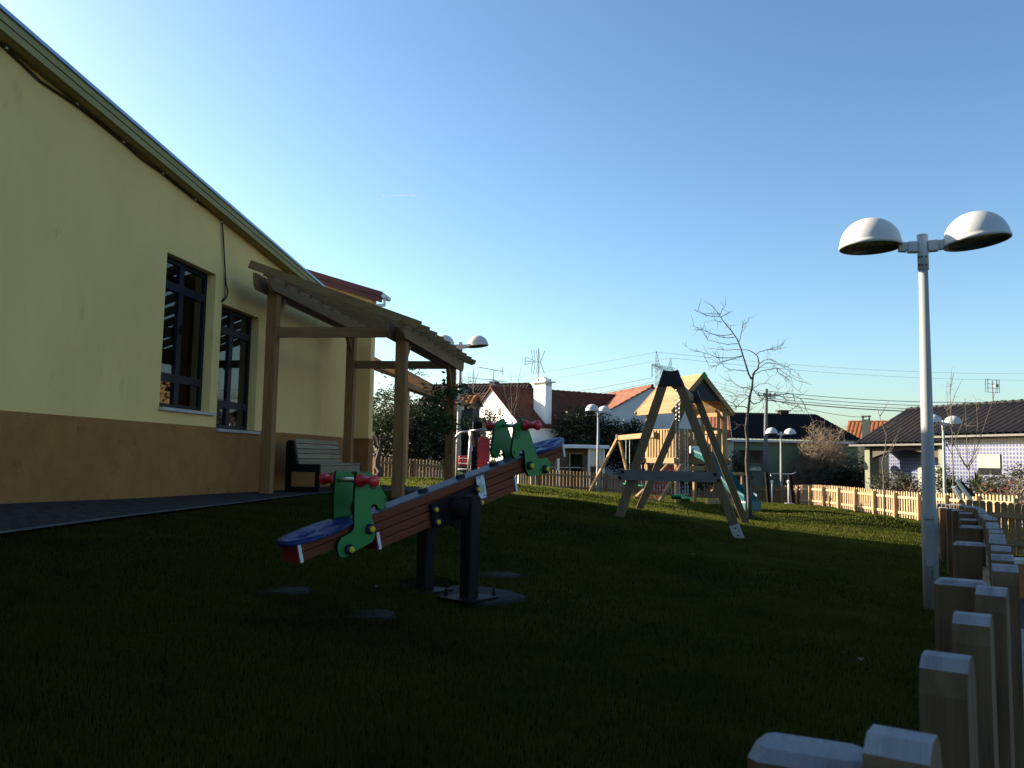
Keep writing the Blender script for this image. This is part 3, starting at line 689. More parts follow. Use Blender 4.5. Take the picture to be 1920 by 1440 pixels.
def slab(label, px, d, sx, sy, rz, h=.03):
    p = on_ground(px, d); mb = MB(); n = 22
    ring = [((sx/2)*(1+.10*random.uniform(-1,1))*math.copysign(abs(math.cos(t))**.5, math.cos(t)), (sy/2)*(1+.10*random.uniform(-1,1))*math.copysign(abs(math.sin(t))**.5, math.sin(t))) for t in np.linspace(0, 2*math.pi, n, endpoint=False)]
    mb.v = [(a, b, -.06) for a, b in ring]+[(a, b, h-.012+random.uniform(-.006,.002)) for a, b in ring]+[(a*.9, b*.9, h+random.uniform(-.004,.004)) for a, b in ring]
    mb.f = [tuple(range(2*n, 3*n))]+[(i+L, (i+1)%n+L, (i+1)%n+n+L, i+n+L) for L in (0, n) for i in range(n)]
    o = mesh_obj('concrete_footing', mb, M['concrete']); o.location = p; o.rotation_euler = (0,0,rz)
    tag(o, label, 'footing', 'concrete footings in the lawn')
m_ = None
slab('large concrete footing under the seesaw posts', 862, 6.42, .62, 1.05, yaw, .008)
slab('small concrete footing in the grass left of the seesaw posts', 535, 5.75, .42, .3, .2, .014)
slab('small round concrete footing in the grass in front of the seesaw', 700, 5.35, .34, .28, .1, .012)
slab('small footing in the grass just right of the seesaw', 935, 7.3, .4, .3, .3, .012)
# ================================================================== STREET LAMPS
def make_lamp():
    t = thing('park_lamp', 'x', 'lamp')
    m_ = MB().tube([(0,0,-.15),(0,0,.9),(0,0,1.0),(0,0,3.27)], [.070,.070,.060,.041], 20); mesh_obj('pole', m_, M['lamp_pole'], t, smooth=True)
    m_ = MB().box((-.005,-.066,.62), (.075,.012,.42)); m_.box((-.012,-.068,.86), (.10,.03,.035)); mesh_obj('access_door', m_, M['lamp_pole'], t, bevel=.003)
    m_ = MB().tube([(0,0,3.22),(0,0,3.55)], .050, 20); m_.lathe([(.051,3.55),(.051,3.565),(0,3.568)], (0,0,0), 20); hd = mesh_obj('head_sleeve', m_, M['lamp_white'], t, smooth=True)
    m_ = MB()
    for z in (3.26, 3.34):
        for a in (-.9, -.3, .5): m_.lathe([(0,0),(.008,0),(.008,.01),(0,.01)], (.05*math.sin(a), -.05*math.cos(a), z), 6, Matrix.Rotation(R(90), 3, 'X'))
    mesh_obj('screw', m_, M['black_metal'], hd)
    for sx in (-1, 1):
        m_ = MB().beam((sx*.045,0,3.445),(sx*.135,0,3.45), .088, .105); m_.beam((sx*.135,0,3.45),(sx*.215,0,3.46), .075, .09)
        mesh_obj('arm', m_, M['lamp_white'], t, bevel=.008)
        Mt = Matrix.Rotation(R(-7) if sx > 0 else R(-1), 3, 'Y'); c = Vector((sx*.465, 0, 3.475 if sx < 0 else 3.455))
        prof = [(.268,.0),(.29,-.018),(.292,.018),(.283,.03)]
        prof = [(.276,-.004),(.291,-.006),(.293,.022),(.284,.03)]+[(.284*math.cos(a), .03+.262*math.sin(a)) for a in np.linspace(.08, math.pi/2, 14)]
        m_ = MB().lathe(prof, c, 36, Mt); sh = mesh_obj('lamp_shade', m_, M['lamp_white'], t, smooth=True)
        m_ = MB().lathe([(.277,-.004),(.270,.03),(.15,.045),(0,.05)], c, 36, Mt); mesh_obj('lens', m_, M['lamp_lens'], sh, smooth=True)
    return t
lamp0 = make_lamp()
lamp_spots = [((1740,8.0), R(-22), 'tall white double-headed lamp close by the right-hand fence'),
  ((859,22.5), R(-8), 'white double-headed lamp rising behind the pergola roof'),
  ((1121,36.5), R(50), 'white double-headed lamp beside the white-roofed annex'),
  ((1464.5,41.5), R(3), 'white double-headed lamp before the bare brown bush'),
  ((1770,30.0), R(20), 'white double-headed lamp in front of the blue tiled house')]
for i, ((px, d), rz, lab) in enumerate(lamp_spots):
    o = lamp0 if i == 0 else copy_tree(lamp0)
    p = on_ground(px, d, .10 if i == 1 else 0.0); o.location = p; o.rotation_euler = (0,0,rz); o['label'] = lab; o['group'] = 'double-headed park lamps'

# ================================================================== FENCES
def picket_mesh(w, th, h, rounded=True, m=None):
    hw = w/2
    pr = [(-hw,0),(hw,0),(hw,h-.045),(hw*.78,h-.014),(hw*.35,h),(-hw*.35,h),(-hw*.78,h-.014),(-hw,h-.045)] if rounded else [(-hw,0),(hw,0),(hw,h-.012),(hw-.012,h),(-hw+.012,h),(-hw,h-.012)]
    mb = MB().prism(pr, (0,0,0), (1,0,0), (0,0,1), th)
    me = bpy.data.meshes.new('picket'); me.from_pydata(mb.v, [], mb.f); me.materials.append(m or M['fence_z']); me.materials.append(M['endgrain_skylit']); me.update()
    for p in me.polygons:
        if p.normal.z > .35 and not m: p.material_index = 1
    return me
def fence(label, pts, H, pitch, pw, pth, post, rails=(.24,.80), inner=1, lead=0, rounded=True, post_h=None, zf=None, mz=None, mx=None):
    """pts: post positions (x,y) on the ground; inner=+1 puts posts to the left of the run"""
    p0 = Vector((*pts[0], 0)); p0.z = G(*pts[0]); t = thing('picket_fence', label, 'fence', p0, 0)
    zf = zf or (lambda x, y: G(x, y))
    me = picket_mesh(pw, pth, H, rounded, mz); pb = MB().box((0,0,(post_h or H-.03)/2-.05), (post[0], post[1], (post_h or H-.03)+.1), None, .012)
    pm = bpy.data.meshes.new('post'); pm.from_pydata(pb.v, [], pb.f); pm.materials.append(mz or M['fence_z']); pm.materials.append(M['endgrain_skylit']); pm.update()
    for p in pm.polygons:
        if p.normal.z > .3 and not mz: p.material_index = 1
    rth = .025 if post_h else .04; off = inner*(post[1]/2+rth/2)
    ls = post[1]/2+rth/2-.014 if post_h else 0.0
    def line_shift(i):
        a = pts[max(i-1,0)]; b = pts[min(i+1,len(pts)-1)]; ang = math.atan2(b[1]-a[1], b[0]-a[0]); return (pts[i][0]+inner*ls*math.sin(ang), pts[i][1]-inner*ls*math.cos(ang))
    pts = [line_shift(i) for i in range(len(pts))]
    for i, (x, y) in enumerate(pts):
        a = pts[max(i-1,0)]; b = pts[min(i+1,len(pts)-1)]; ang = math.atan2(b[1]-a[1], b[0]-a[0])
        nx, ny = -math.sin(ang), math.cos(ang)
        po_ = inner*ls if post_h else off; piece('post', pm, t, Vector((x+nx*po_, y+ny*po_, zf(x,y)))-p0, ang)
    for i in range(len(pts)-1):
        a = Vector((*pts[i],0)); b = Vector((*pts[i+1],0)); d = b-a; L = d.length; ang = math.atan2(d.y, d.x); a.z = zf(a.x,a.y); b.z = zf(b.x,b.y)
        for r in rails:
            m_ = MB(); hh = .085; L3 = (b-a).length
            m_.box((0,0,0), (L3-.006, rth, hh))
            o = mesh_obj('rail', m_, mx or M['fence_x'], t, bevel=.006); q = (a+b)/2+Vector((0,0,H*r))-p0; o.location = q
            o.rotation_euler = (0, -math.asin((b.z-a.z)/L3), ang)
        n = max(1, int(round(L/pitch)))
        for k in range(n):
            q = a+(b-a)*((k+(-.18 if post_h else .5))/n); nx, ny = -math.sin(ang), math.cos(ang); oo = -inner*(rth/2+pth/2+.001)
            z = zf(q.x, q.y)+random.uniform(-.008,.008)+.03
            o = piece('picket', me, t, Vector((q.x+nx*oo, q.y+ny*oo, z))-p0, 0)
            o.rotation_euler = (random.uniform(-.006,.006), random.uniform(-.012,.012), ang+random.uniform(-.02,.02))
    return t
# near fence on the right, photographed from just outside it
nf = [at(px, py, d) for px, py, d in ((1520,1399,.95),(1801,1087,2.3),(1817,1017,3.7),(1821,986,5.1),(1816,973,6.5),(1811,961,7.9),(1796,956,9.3),(1784,953,10.9),(1769,951,12.4),(1741,949,14.0))]
NFH = .88
def nf_z(x, y):
    ys = [p.y for p in nf]; zs = [p.z for p in nf]
    return float(np.interp(y, ys, zs, left=zs[0]))-NFH+.02
nfp = [(-.37+.25, -.55)]+[(p.x, p.y) for p in nf]
fence('pale wooden picket fence running away from the camera at right', nfp, NFH, .38, .095, .058, (.085,.125), (.22,.82), 1, zf=nf_z, post_h=NFH-.02)
# far fences
def run(p, q, step):
    L = math.hypot(q[0]-p[0], q[1]-p[1]); n = max(1, round(L/step)); return [(p[0]+(q[0]-p[0])*i/n, p[1]+(q[1]-p[1])*i/n) for i in range(n+1)]
def gp(px, d): p = at(px, 860, d); return (p.x, p.y)
FA, FB, FC, FD, FE = gp(1905,22.0), gp(1725,27.5), gp(1497,40.0), gp(1400,43.5), gp(1010,36.5)
FF = gp(700,29.0)
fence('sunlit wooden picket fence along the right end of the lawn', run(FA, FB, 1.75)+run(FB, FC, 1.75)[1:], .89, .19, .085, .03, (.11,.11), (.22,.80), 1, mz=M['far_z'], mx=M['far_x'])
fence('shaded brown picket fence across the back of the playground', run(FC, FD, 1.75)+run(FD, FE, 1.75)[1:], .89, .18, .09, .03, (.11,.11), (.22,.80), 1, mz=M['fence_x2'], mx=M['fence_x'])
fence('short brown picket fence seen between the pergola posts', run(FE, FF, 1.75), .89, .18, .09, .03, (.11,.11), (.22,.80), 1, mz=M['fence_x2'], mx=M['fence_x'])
OA, OB = (7.35,13.9), (10.3,13.4)
fence('brown picket fence on the neighbouring plot at the right edge', run(OB, OA, 1.45), .83, .108, .085, .03, (.10,.10), (.25,.78), 1, mz=M['fence_x2'], mx=M['fence_x'])
# paving, gravel and low wall outside the near fence
def outer(o0, o1, y0, y1):
    def f(u, v):
        y = y0+(y1-y0)*u; x = np.interp(y, [p[1] for p in nfp], [p[0] for p in nfp]); return x+o0+(o1-o0)*v, y
    return f
struct(draped('pavement', outer(.12, 3.2, -2, 7.2), 50, 14, M['pavement'], .014))
struct(draped('gravel', outer(.3, 5.5, 7.2, 9.3), 20, 20, M['gravel'], .014))
m_ = MB(); lz = G(5.6,9.4)
lw = thing('low_wall', 'low yellow retaining wall at the right edge of the picture', 'wall', (5.6,9.4,lz))
m_.box((1.9,0,.12), (4.4,.18,.5)); mesh_obj('wall_body', m_, M['plinth'], lw)
m_ = MB().box((1.9,0,.40), (4.44,.24,.05)); mesh_obj('coping', m_, M['stone_sill'], lw, bevel=.006)

# ================================================================== SWING (near)
SA = at(1258, 700, 12.9); SBp = at(1297, 742, 16.6)
sgz = G(SA.x, SA.y)
swing = thing('swing_frame', 'large wooden double swing with A-frame legs and blue-black caps', 'swing', Vector((SA.x, SA.y, sgz)))
sd_ = Vector((SBp.x-SA.x, SBp.y-SA.y, 0)).normalized(); sn = Vector((sd_.y, -sd_.x, 0))      # sn points right
SO = swing.location
zt = SA.z
feetA = (at(1160,966,13.0), at(1389,1010,12.6)); feetB = (at(1197,956,16.9), at(1400,976,16.4))
for k, (top, feet) in enumerate(((SA, feetA), (Vector((SBp.x, SBp.y, zt-.02)), feetB))):
    for j, ft in enumerate(feet):
        ft = Vector((ft.x, ft.y, G(ft.x, ft.y)-.04)); sg_ = -1 if j == 0 else 1
        a = Vector((top.x, top.y, zt-.10))+sn*sg_*.10
        m_ = MB().beam(ft, a, .135, .085, sd_, .006); lg = mesh_obj('leg', m_, M['leg_wood'], swing, SO)
        m_ = MB(); u = (a-ft).normalized(); c = ft+u*.16-sd_*.046
        if not (k == 0 and j == 1): continue
        m_.beam(c-u*.12, c+u*.10, .145, .006, sd_); o = mesh_obj('foot_plate', m_, M['galv'], lg, SO)
        m_ = MB()
        for h in (-.06, .05): m_.box(c+u*h-sd_*.006, (.022,.022,.022))
        mesh_obj('bolt', m_, M['black_metal'], lg, SO)
    # dark cap: trapezoid front and back
    cpo = Vector((top.x, top.y, zt))
    m_ = MB().prism([(-.195,-.20),(.195,-.20),(.112,.05),(.05,.03),(-.05,.03),(-.112,.05)], cpo, sn, Vector((0,0,1)), .155); mesh_obj('cap', m_, M['cap_dark'], swing, SO, bevel=.006)
    # cross board on the outer face
    f0, f1 = feet
    q = .30
    if k == 0:
        a = at(1162, 890, 12.95)-sd_*.06; b = at(1352, 895, 12.75)-sd_*.06
        m_ = MB().beam(a, b, .035, .155, Vector((0,0,1))); m_.v = [tuple(Vector(p)-sd_*.03) for p in m_.v]; cb = mesh_obj('cross_board', m_, M['board_grey'], swing, SO, bevel=.006)
        m_ = MB(); dd = (b-a).normalized()
        for e, s_ in ((a+dd*.06, 1), (a+dd*.02, -1), (b-dd*.08, 1), (b-dd*.03, -1)): m_.lathe([(0,0),(.026,0),(.022,.014),(0,.016)], e-sd_*.05+Vector((0,0,s_*.045)), 10, Matrix.Rotation(R(90), 3, 'X'))
        mesh_obj('bolt', m_, M['black_metal'], cb, SO)
    else:
        pass
m_ = MB().beam(SA+Vector((0,0,-.10)), Vector((SBp.x,SBp.y,zt-.12)), .09, .14); mesh_obj('top_beam', m_, M['wood_y'], swing, SO, bevel=.006)
LB = (SBp-SA).to_2d().length
for f0 in (.20, .62):
    zs = sgz+.40; 
    pA = Vector((SA.x,SA.y,0))+sd_*(LB*f0); pB = Vector((SA.x,SA.y,0))+sd_*(LB*(f0+.14))
    zs = G(pA.x,pA.y)+.36
    for p in (pA, pB):
        m_ = MB(); z0 = zt-.18; n = int((z0-zs)/.034)
        for i in range(n):       # chain of oval links
            z = z0-.034*i-.017; r0, r1 = .008, .021
            ax = sn if i % 2 else sd_
            m_.tube([Vector((p.x,p.y,z))+ax*(r0*math.cos(t))+Vector((0,0,r1*math.sin(t))) for t in np.linspace(0, 2*math.pi, 7)], .0035, 4, False)
        mesh_obj('chain', m_, M['galv'], swing, SO)
    m_ = MB(); n = 12; pr = [(-.25+.5*i/n, -.035+.05*((2*i/n-1)**2)) for i in range(n+1)]; pr = pr+[(a, b-.03) for a, b in pr[::-1]]
    m_.prism(pr, Vector(((pA.x+pB.x)/2,(pA.y+pB.y)/2,zs)), sd_, Vector((0,0,1)), .17); mesh_obj('seat', m_, M['seat_green'], swing, SO, bevel=.008)

# ================================================================== PLAY TOWER
TU = Vector((.91,.41,0)).normalized(); TV = Vector((-TU.y, TU.x, 0))
tc = at(1318, 860, 22.8); tgz = G(tc.x, tc.y)
tower = thing('play_tower', 'wooden play tower with pitched board roof and teal slide', 'play tower', Vector((tc.x, tc.y, tgz)), math.atan2(TU.y, TU.x))
# local frame: x = TU (gable width), y = TV (ridge, away), z up
def tl(px, py, d): 
    p = at(px, py, d)-Vector((tc.x,tc.y,tgz)); return Vector((p.dot(TU), p.dot(TV), p.z))
RZ = at(1319,703,22.8).z-tgz; EZ = at(1255,769,22.4).z-tgz; RW = .98; RLn = 1.72; DK = at(1300,858,22.8).z-tgz
# roof: rows of boards on both slopes
for sx in (-1, 1):
    d = Vector((sx*RW, 0, EZ-RZ)); L = d.length; d.normalize(); nrm = Vector((-d.z*1, 0, d.x)) if sx > 0 else Vector((d.z, 0, -d.x))
    nb = 9
    for i in range(nb):
        a = Vector((0,RLn/2,RZ))+d*(L*(i+.5)/nb)+nrm*.035
        m_ = MB(); m_.beam(a-Vector((0,RLn/2,0)), a+Vector((0,RLn/2,0)), .022, L/nb*1.06, d); mesh_obj('roof_board', m_, M['new_x'], tower)
    for y in (-.03, RLn+.03):
        m_ = MB().beam(Vector((0,y,RZ-.01)), Vector((0,y,RZ-.01))+d*(L+.06), .045, .125, (0,0,1)); mesh_obj('barge_board', m_, M['new_x'], tower, bevel=.004)
    m_ = MB().beam(Vector((sx*(RW+.01),0,EZ-.02)), Vector((sx*(RW+.01),RLn,EZ-.02)), .04, .11); mesh_obj('eave_board', m_, M['new_z'], tower)
for y in (-.06, RLn+.06):
    m_ = MB().box((0,y,RZ-.02), (.155,.02,.155), Matrix.Rotation(R(45), 3, 'Y')); mesh_obj('ridge_cap', m_, M['green_hdpe'], tower)
m_ = MB().prism([(-.62,-.62*(RZ-EZ)/RW-.06),(.62,-.62*(RZ-EZ)/RW-.06),(0,-.10)], (0,.02,RZ), (1,0,0), (0,0,1), .02); mesh_obj('gable_panel', m_, M['leaf_dark'] if False else M['green_edge'], tower)  # near-black, the shade on the gable face put into its colour
PW, PD = .80, 1.45
for x in (-PW, PW):
    for y in (.08, PD):
        m_ = MB().box((x, y, (EZ+.12)/2-.05), (.09,.09,EZ+.22)); mesh_obj('post', m_, M['new_z'], tower, bevel=.006)
        for dx in (-1, 1):
            if abs(x+dx*.3) < PW: 
                m_ = MB().beam((x, y, EZ-.25), (x+dx*.30, y, EZ+.06), .045, .07, (0,1,0)); mesh_obj('brace', m_, M['new_z'], tower)
n = 9
for i in range(n):
    m_ = MB().box((0, .0+PD*(i+.5)/n+.04, DK), (2*PW+.1, PD/n-.008, .03)); mesh_obj('deck_board', m_, M['new_x'], tower)
for y in (.0, PD+.08):
    m_ = MB().box((0, y, DK-.09), (2*PW+.3,.04,.15)); mesh_obj('deck_joist', m_, M['new_x'], tower, bevel=.004)
    m_ = MB().box((0, y, DK-.28), (2*PW+.1,.04,.13)); mesh_obj('deck_joist', m_, M['new_x'], tower, bevel=.004)
for x in (-PW-.05, PW+.05):
    m_ = MB().box((x, PD/2, DK-.09), (.04,PD+.2,.15)); mesh_obj('deck_joist', m_, M['new_x'], tower, bevel=.004)
# railing boards
for i in range(11):
    x = -PW+.11+i*(2*PW-.22)/10
    if .02 < x < .48: continue         # opening at the slide
    m_ = MB().box((x, -.02, DK+.36), (.098,.022,.78)); mesh_obj('railing_board', m_, M['new_z'], tower, bevel=.004)
for i in range(10):
    for xx in (-PW-.06, PW+.06):
        m_ = MB().box((xx, .16+i*(PD-.22)/9, DK+.36), (.022,.085,.78)); mesh_obj('railing_board', m_, M['new_z'], tower, bevel=.004)
for i in range(10):
    m_ = MB().box((-PW+.1+i*(2*PW-.2)/9, PD+.1, DK+.36), (.12,.022,.78)); mesh_obj('railing_board', m_, M['new_z'], tower, bevel=.004)
for p, q in (((-PW-.1,.0,DK+.72),(.0,.0,DK+.72)), ((.5,.0,DK+.72),(PW,.0,DK+.72)), ((-PW-.03,0,DK+.72),(-PW-.03,PD,DK+.72)), ((PW+.03,0,DK+.72),(PW+.03,PD,DK+.72))):
    m_ = MB().beam(p, q, .04, .085); mesh_obj('handrail', m_, M['new_x'], tower, bevel=.004)
for x, y in ((-.03,-.02),(.51,-.02)):
    m_ = MB().box((x, y, DK+.62), (.07,.045,1.25)); mesh_obj('post', m_, M['new_z'], tower, bevel=.004)
for s_ in (-1, 1):
    m_ = MB().beam((PW+.1, .05, DK-.05), (PW*.4, .05, .35), .05, .09, (0,1,0)); 
mesh_obj('brace', m_, M['new_z'], tower)
m_ = MB().box((.35,-.25,.1), (.85,.14,.13)); mesh_obj('ground_beam', m_, M['new_x'], tower, bevel=.006)
for dx in (0,.1):
    m_ = MB().beam((.55+dx,-.2,.1), (.05+dx,.0,DK-.2), .05, .05, (0,1,0)); mesh_obj('brace', m_, M['new_z'], tower)
# teal slide: curved trough
s0 = tl(1309, 852, 22.45); s1 = tl(1408, 950, 20.7)
s1.z = G((tc+TU*s1.x+TV*s1.y).x, (tc+TU*s1.x+TV*s1.y).y)-tgz+.22
sdv = Vector((s1.x-s0.x, s1.y-s0.y, 0)); sl = sdv.length; sdv.normalize(); sside = Vector((-sdv.y, sdv.x, 0))
nS = 26; prof = [(-.27,.17),(-.25,.19),(-.225,.17),(-.205,.03),(-.1,0),(.1,0),(.205,.03),(.225,.17),(.25,.19),(.27,.17),(.27,.12),(.235,-.02),(0,-.05),(-.235,-.02),(-.27,.12)]
m_ = MB(); k = len(prof)
for i in range(nS+1):
    u = i/nS; zz = s0.z+(s1.z-s0.z)*(u-.10*math.sin(2*math.pi*u)*.75) if u < .9 else None
    zz = s0.z+(s1.z-s0.z)*(u+.085*math.sin(2*math.pi*u)*-1+.03*math.sin(6*math.pi*u)*.4)
    if u > .84: zz = max(zz, s1.z)
    c = s0+sdv*(sl*u); c.z = zz
    m_.v += [tuple(c+sside*a*.84+Vector((0,0,b*.9))) for a, b in prof]
for i in range(nS):
    for j in range(k): m_.f.append((i*k+j, i*k+(j+1)%k, (i+1)*k+(j+1)%k, (i+1)*k+j))
m_.f += [tuple(range(k-1,-1,-1)), tuple(nS*k+j for j in range(k))]
sld = mesh_obj('slide', m_, M['teal'], tower, smooth=False)
m_ = MB().box(s1-sdv*.10+Vector((0,0,-.13)), (.42,.52,.26), Matrix((sdv, sside, (0,0,1))).transposed()); mesh_obj('slide_foot', m_, M['teal'], sld, bevel=.03)
m_ = MB().box(s0+Vector((0,0,.12)), (.07,.56,.20), Matrix((sdv, sside, (0,0,1))).transposed()); mesh_obj('slide_lip', m_, M['white_plastic'], sld, bevel=.02)
# rope-net climbing ramp
for (ta, tb) in ((tl(1252,872,22.3), tl(1193,939,21.4)), (tl(1276,874,22.1), tl(1236,941,21.1))):
    tb.z = G((tc+TU*tb.x+TV*tb.y).x, (tc+TU*tb.x+TV*tb.y).y)-tgz
    m_ = MB().beam(tb, ta, .05, .10, (0,0,1)); mesh_obj('ramp_rail', m_, M['new_z'], tower, bevel=.004)
    m_ = MB().beam(tb+Vector((.12,.25,0)), ta+Vector((.02,.0,-.05)), .05, .08, (0,0,1)); mesh_obj('ramp_rail', m_, M['new_z'], tower, bevel=.004)
    if 'ra' not in globals(): ra = (ta, tb)
    else: rb = (ta, tb)
m_ = MB().beam(ra[1]+Vector((-.05,0,.04)), rb[1]+Vector((.05,0,.04)), .05, .07); mesh_obj('ramp_foot', m_, M['new_x'], tower)
m_ = MB()
for i in range(1, 8): a = ra[0].lerp(ra[1], i/8); b = rb[0].lerp(rb[1], i/8); m_.tube([a, a.lerp(b,.5)-Vector((0,0,.03)), b], .011, 5)
for j in range(1, 4): m_.tube([ra[0].lerp(rb[0], j/4), ra[1].lerp(rb[1], j/4)], .011, 5)
mesh_obj('rope_net', m_, M['rope_red'], tower)
# swing arm on the left of the tower
b0 = tl(1228, 815, 23.2); b1 = tl(1160, 821, 26.5)
m_ = MB().beam(b0, b1, .085, .15); mesh_obj('swing_beam', m_, M['new_x'], tower, bevel=.006)
for px, py, d in ((1103,923,26.2), (1186,925,27.0)):
    q = tl(px, py, d); m_ = MB().beam(q-Vector((0,0,.05)), b1+Vector((0,0,.05)), .07, .10, (0,1,0)); mesh_obj('leg', m_, M['new_z'], tower, bevel=.004)
m_ = MB().box(b1, (.16,.13,.2)); mesh_obj('cap', m_, M['cap_dark'], tower)
for f_ in (.28, .72):
    c = b0.lerp(b1, f_); dd = (b1-b0).normalized(); 
    for s_ in (-.18, .18):
        q = c+dd*s_; m_ = MB().tube([q, Vector((q.x,q.y,.46))], .008, 5); mesh_obj('rope', m_, M['white_strip'], tower)
    m_ = MB().box(Vector((c.x,c.y,.44)), (.19,.42,.035), Matrix.Rotation(math.atan2(-dd.x, dd.y), 3, 'Z')); mesh_obj('seat', m_, M['seat_green'], tower, bevel=.01)

# ================================================================== EXERCISE MACHINES
def lbl(o, s, c, g=None): return tag(o, s, c, g)
E1 = on_ground(906, 20.0)
ex = thing('exercise_machine', 'outdoor chest-press machine with tall red backrest and steel arms', 'exercise machine', E1, R(8))
def e1(px, py): p = at(px, py, 20.0)-E1; return Vector((p.x, 0, p.z))
def pipe(par, name, pts, r, m=None): 
    mm = MB().tube(pts, r, 8); return mesh_obj(name, mm, m or M['galv'], par, smooth=True)
zb = e1(906,876).z; zt_ = e1(906,818).z
w_ = .14
pr = [(-w_,zb),(w_,zb)]+[(w_*math.cos(t), zt_-w_+w_*math.sin(t)) for t in np.linspace(0, math.pi, 12)]
m_ = MB().prism(pr, (0,-.10,0), (1,0,0), (0,0,1), .05); br = mesh_obj('backrest', m_, M['red_plastic'], ex, bevel=.012)
m_ = MB()
for i in range(9): m_.box((0,-.131,zb+.06+.075*i), (2*w_-.05,.012,.05))
mesh_obj('backrest_rib', m_, M['red_plastic'], br, bevel=.004)
m_ = MB().box((.03,-.30,zb-.03), (.34,.40,.05)); mesh_obj('seat', m_, M['red_plastic'], ex, bevel=.015)
m_ = MB().box((-.22,.02,(zt_-.35)/2), (.12,.12,zt_-.35)); mesh_obj('column', m_, M['black_metal'], ex, bevel=.006)
m_ = MB().box((0,.02,zb/2), (.10,.10,zb)); mesh_obj('column', m_, M['black_metal'], ex, bevel=.006)
pipe(ex, 'frame_tube', [e1(884,905), e1(884,838), e1(880,808)], .028, M['white_paint'])
pipe(ex, 'frame_tube', [e1(876,900), e1(879,860), e1(882,806)], .022, M['galv'])
pipe(ex, 'press_arm', [e1(888,838), e1(883,808)+Vector((0,-.05,0)), e1(900,806)+Vector((0,-.1,0)), e1(921,807)+Vector((0,-.15,0)), e1(926,815)+Vector((0,-.2,0)), e1(932,842)+Vector((0,-.28,0))], .034)
pipe(ex, 'press_arm', [e1(884,808), e1(864,811)+Vector((0,.15,0)), e1(848,826)+Vector((0,.3,0))], .028)
pipe(ex, 'grip', [e1(932,838)+Vector((0,-.28,0)), e1(933,850)+Vector((0,-.3,0))], .036, M['black_metal'])
m_ = MB().box(e1(895,799), (.22,.16,.2)); mesh_obj('counterweight_box', m_, M['black_metal'], ex, bevel=.01)
m_ = MB().box(e1(871,864)+Vector((0,.25,0)), (.24,.05,.24)); s2 = mesh_obj('rear_seat', m_, M['red_plastic'], ex, bevel=.03)
m_ = MB()
for z in (-.06,.06): m_.box(e1(871,864)+Vector((0,.21,z)), (.2,.02,.03))
mesh_obj('rear_seat_slat', m_, M['white_paint'], s2)
pipe(ex, 'foot_bar', [e1(858,880), e1(892,880)], .016, M['white_paint'])
m_ = MB().box(e1(930,868)+Vector((0,-.2,0)), (.45,.3,.04)); mesh_obj('side_seat', m_, M['galv'], ex, bevel=.01)
E2 = on_ground(1462, 37.0)
st = thing('exercise_machine', 'outdoor stepping machine with two dark leaning posts and hand bar', 'exercise machine', E2, R(4))
def e2(px, py): p = at(px, py, 37.0)-E2; return Vector((p.x, 0, p.z))
for a, b in (((1442,949),(1436,885)), ((1489,951),(1481,890))):
    m_ = MB().beam(e2(*a)-Vector((0,0,.08)), e2(*b), .14, .16, (0,1,0)); mesh_obj('post', m_, M['black_metal'], st, bevel=.01)
pipe(st, 'hand_bar', [e2(1440,892)+Vector((0,-.3,0)), e2(1444,888), e2(1484,889), e2(1488,886)+Vector((0,-.3,0))], .02, M['galv'])
for px in (1445, 1477):
    pipe(st, 'pedal_arm', [e2(px,900)+Vector((0,-.1,0)), e2(px,945)+Vector((0,-.12,0))], .032, M['white_paint'])
    m_ = MB().box(e2(px,944)+Vector((0,-.2,0)), (.28,.45,.05)); mesh_obj('pedal', m_, M['galv'], st, bevel=.01)
    m_ = MB().lathe([(0,-.06),(.05,-.06),(.065,0),(.05,.06),(0,.06)], e2(px,903)+Vector((0,-.1,0)), 14); mesh_obj('hinge_cover', m_, M['white_paint'], st, smooth=True)
E3 = on_ground(1815, 19.0)
su = thing('exercise_machine', 'grey inclined sit-up bench showing above the near fence', 'exercise machine', E3, 0)
def e3(px, py, dy=0): p = at(px, py, 19.0+dy)-E3; return Vector((p.x, p.y, p.z))
m_ = MB().beam(e3(1826,945), e3(1793,899), .06, .06); mesh_obj('back_rail', m_, M['galv'], su)
m_ = MB().beam(e3(1822,930,.25), e3(1796,902,.25), .30, .04, (0,0,1)); mesh_obj('back_board', m_, M['black_metal'], su, bevel=.01)
m_ = MB().beam(e3(1801,936,-.2), e3(1788,912,-.2), .16, .05, (0,0,1)); mesh_obj('seat_pad', m_, M['galv'], su, bevel=.01)
m_ = MB().beam(e3(1826,945), Vector((e3(1826,945).x,0,-.1)), .06, .06); mesh_obj('leg', m_, M['galv'], su)
m_ = MB().beam(e3(1801,936,-.2), Vector((e3(1801,936).x,-.2,-.1)), .06, .06); mesh_obj('leg', m_, M['galv'], su)
TR = on_ground(1382, 27.0)
trl = thing('balance_rail', 'small lit timber rail standing behind the slide', 'rail', TR)
for dx in (-.12, .16):
    m_ = MB().box((dx,0,.45), (.07,.07,1.0)); mesh_obj('post', m_, M['new_z'], trl, bevel=.004)
m_ = MB().box((0.02,0,.97), (.42,.08,.09)); mesh_obj('top_rail', m_, M['new_x'], trl, bevel=.004)
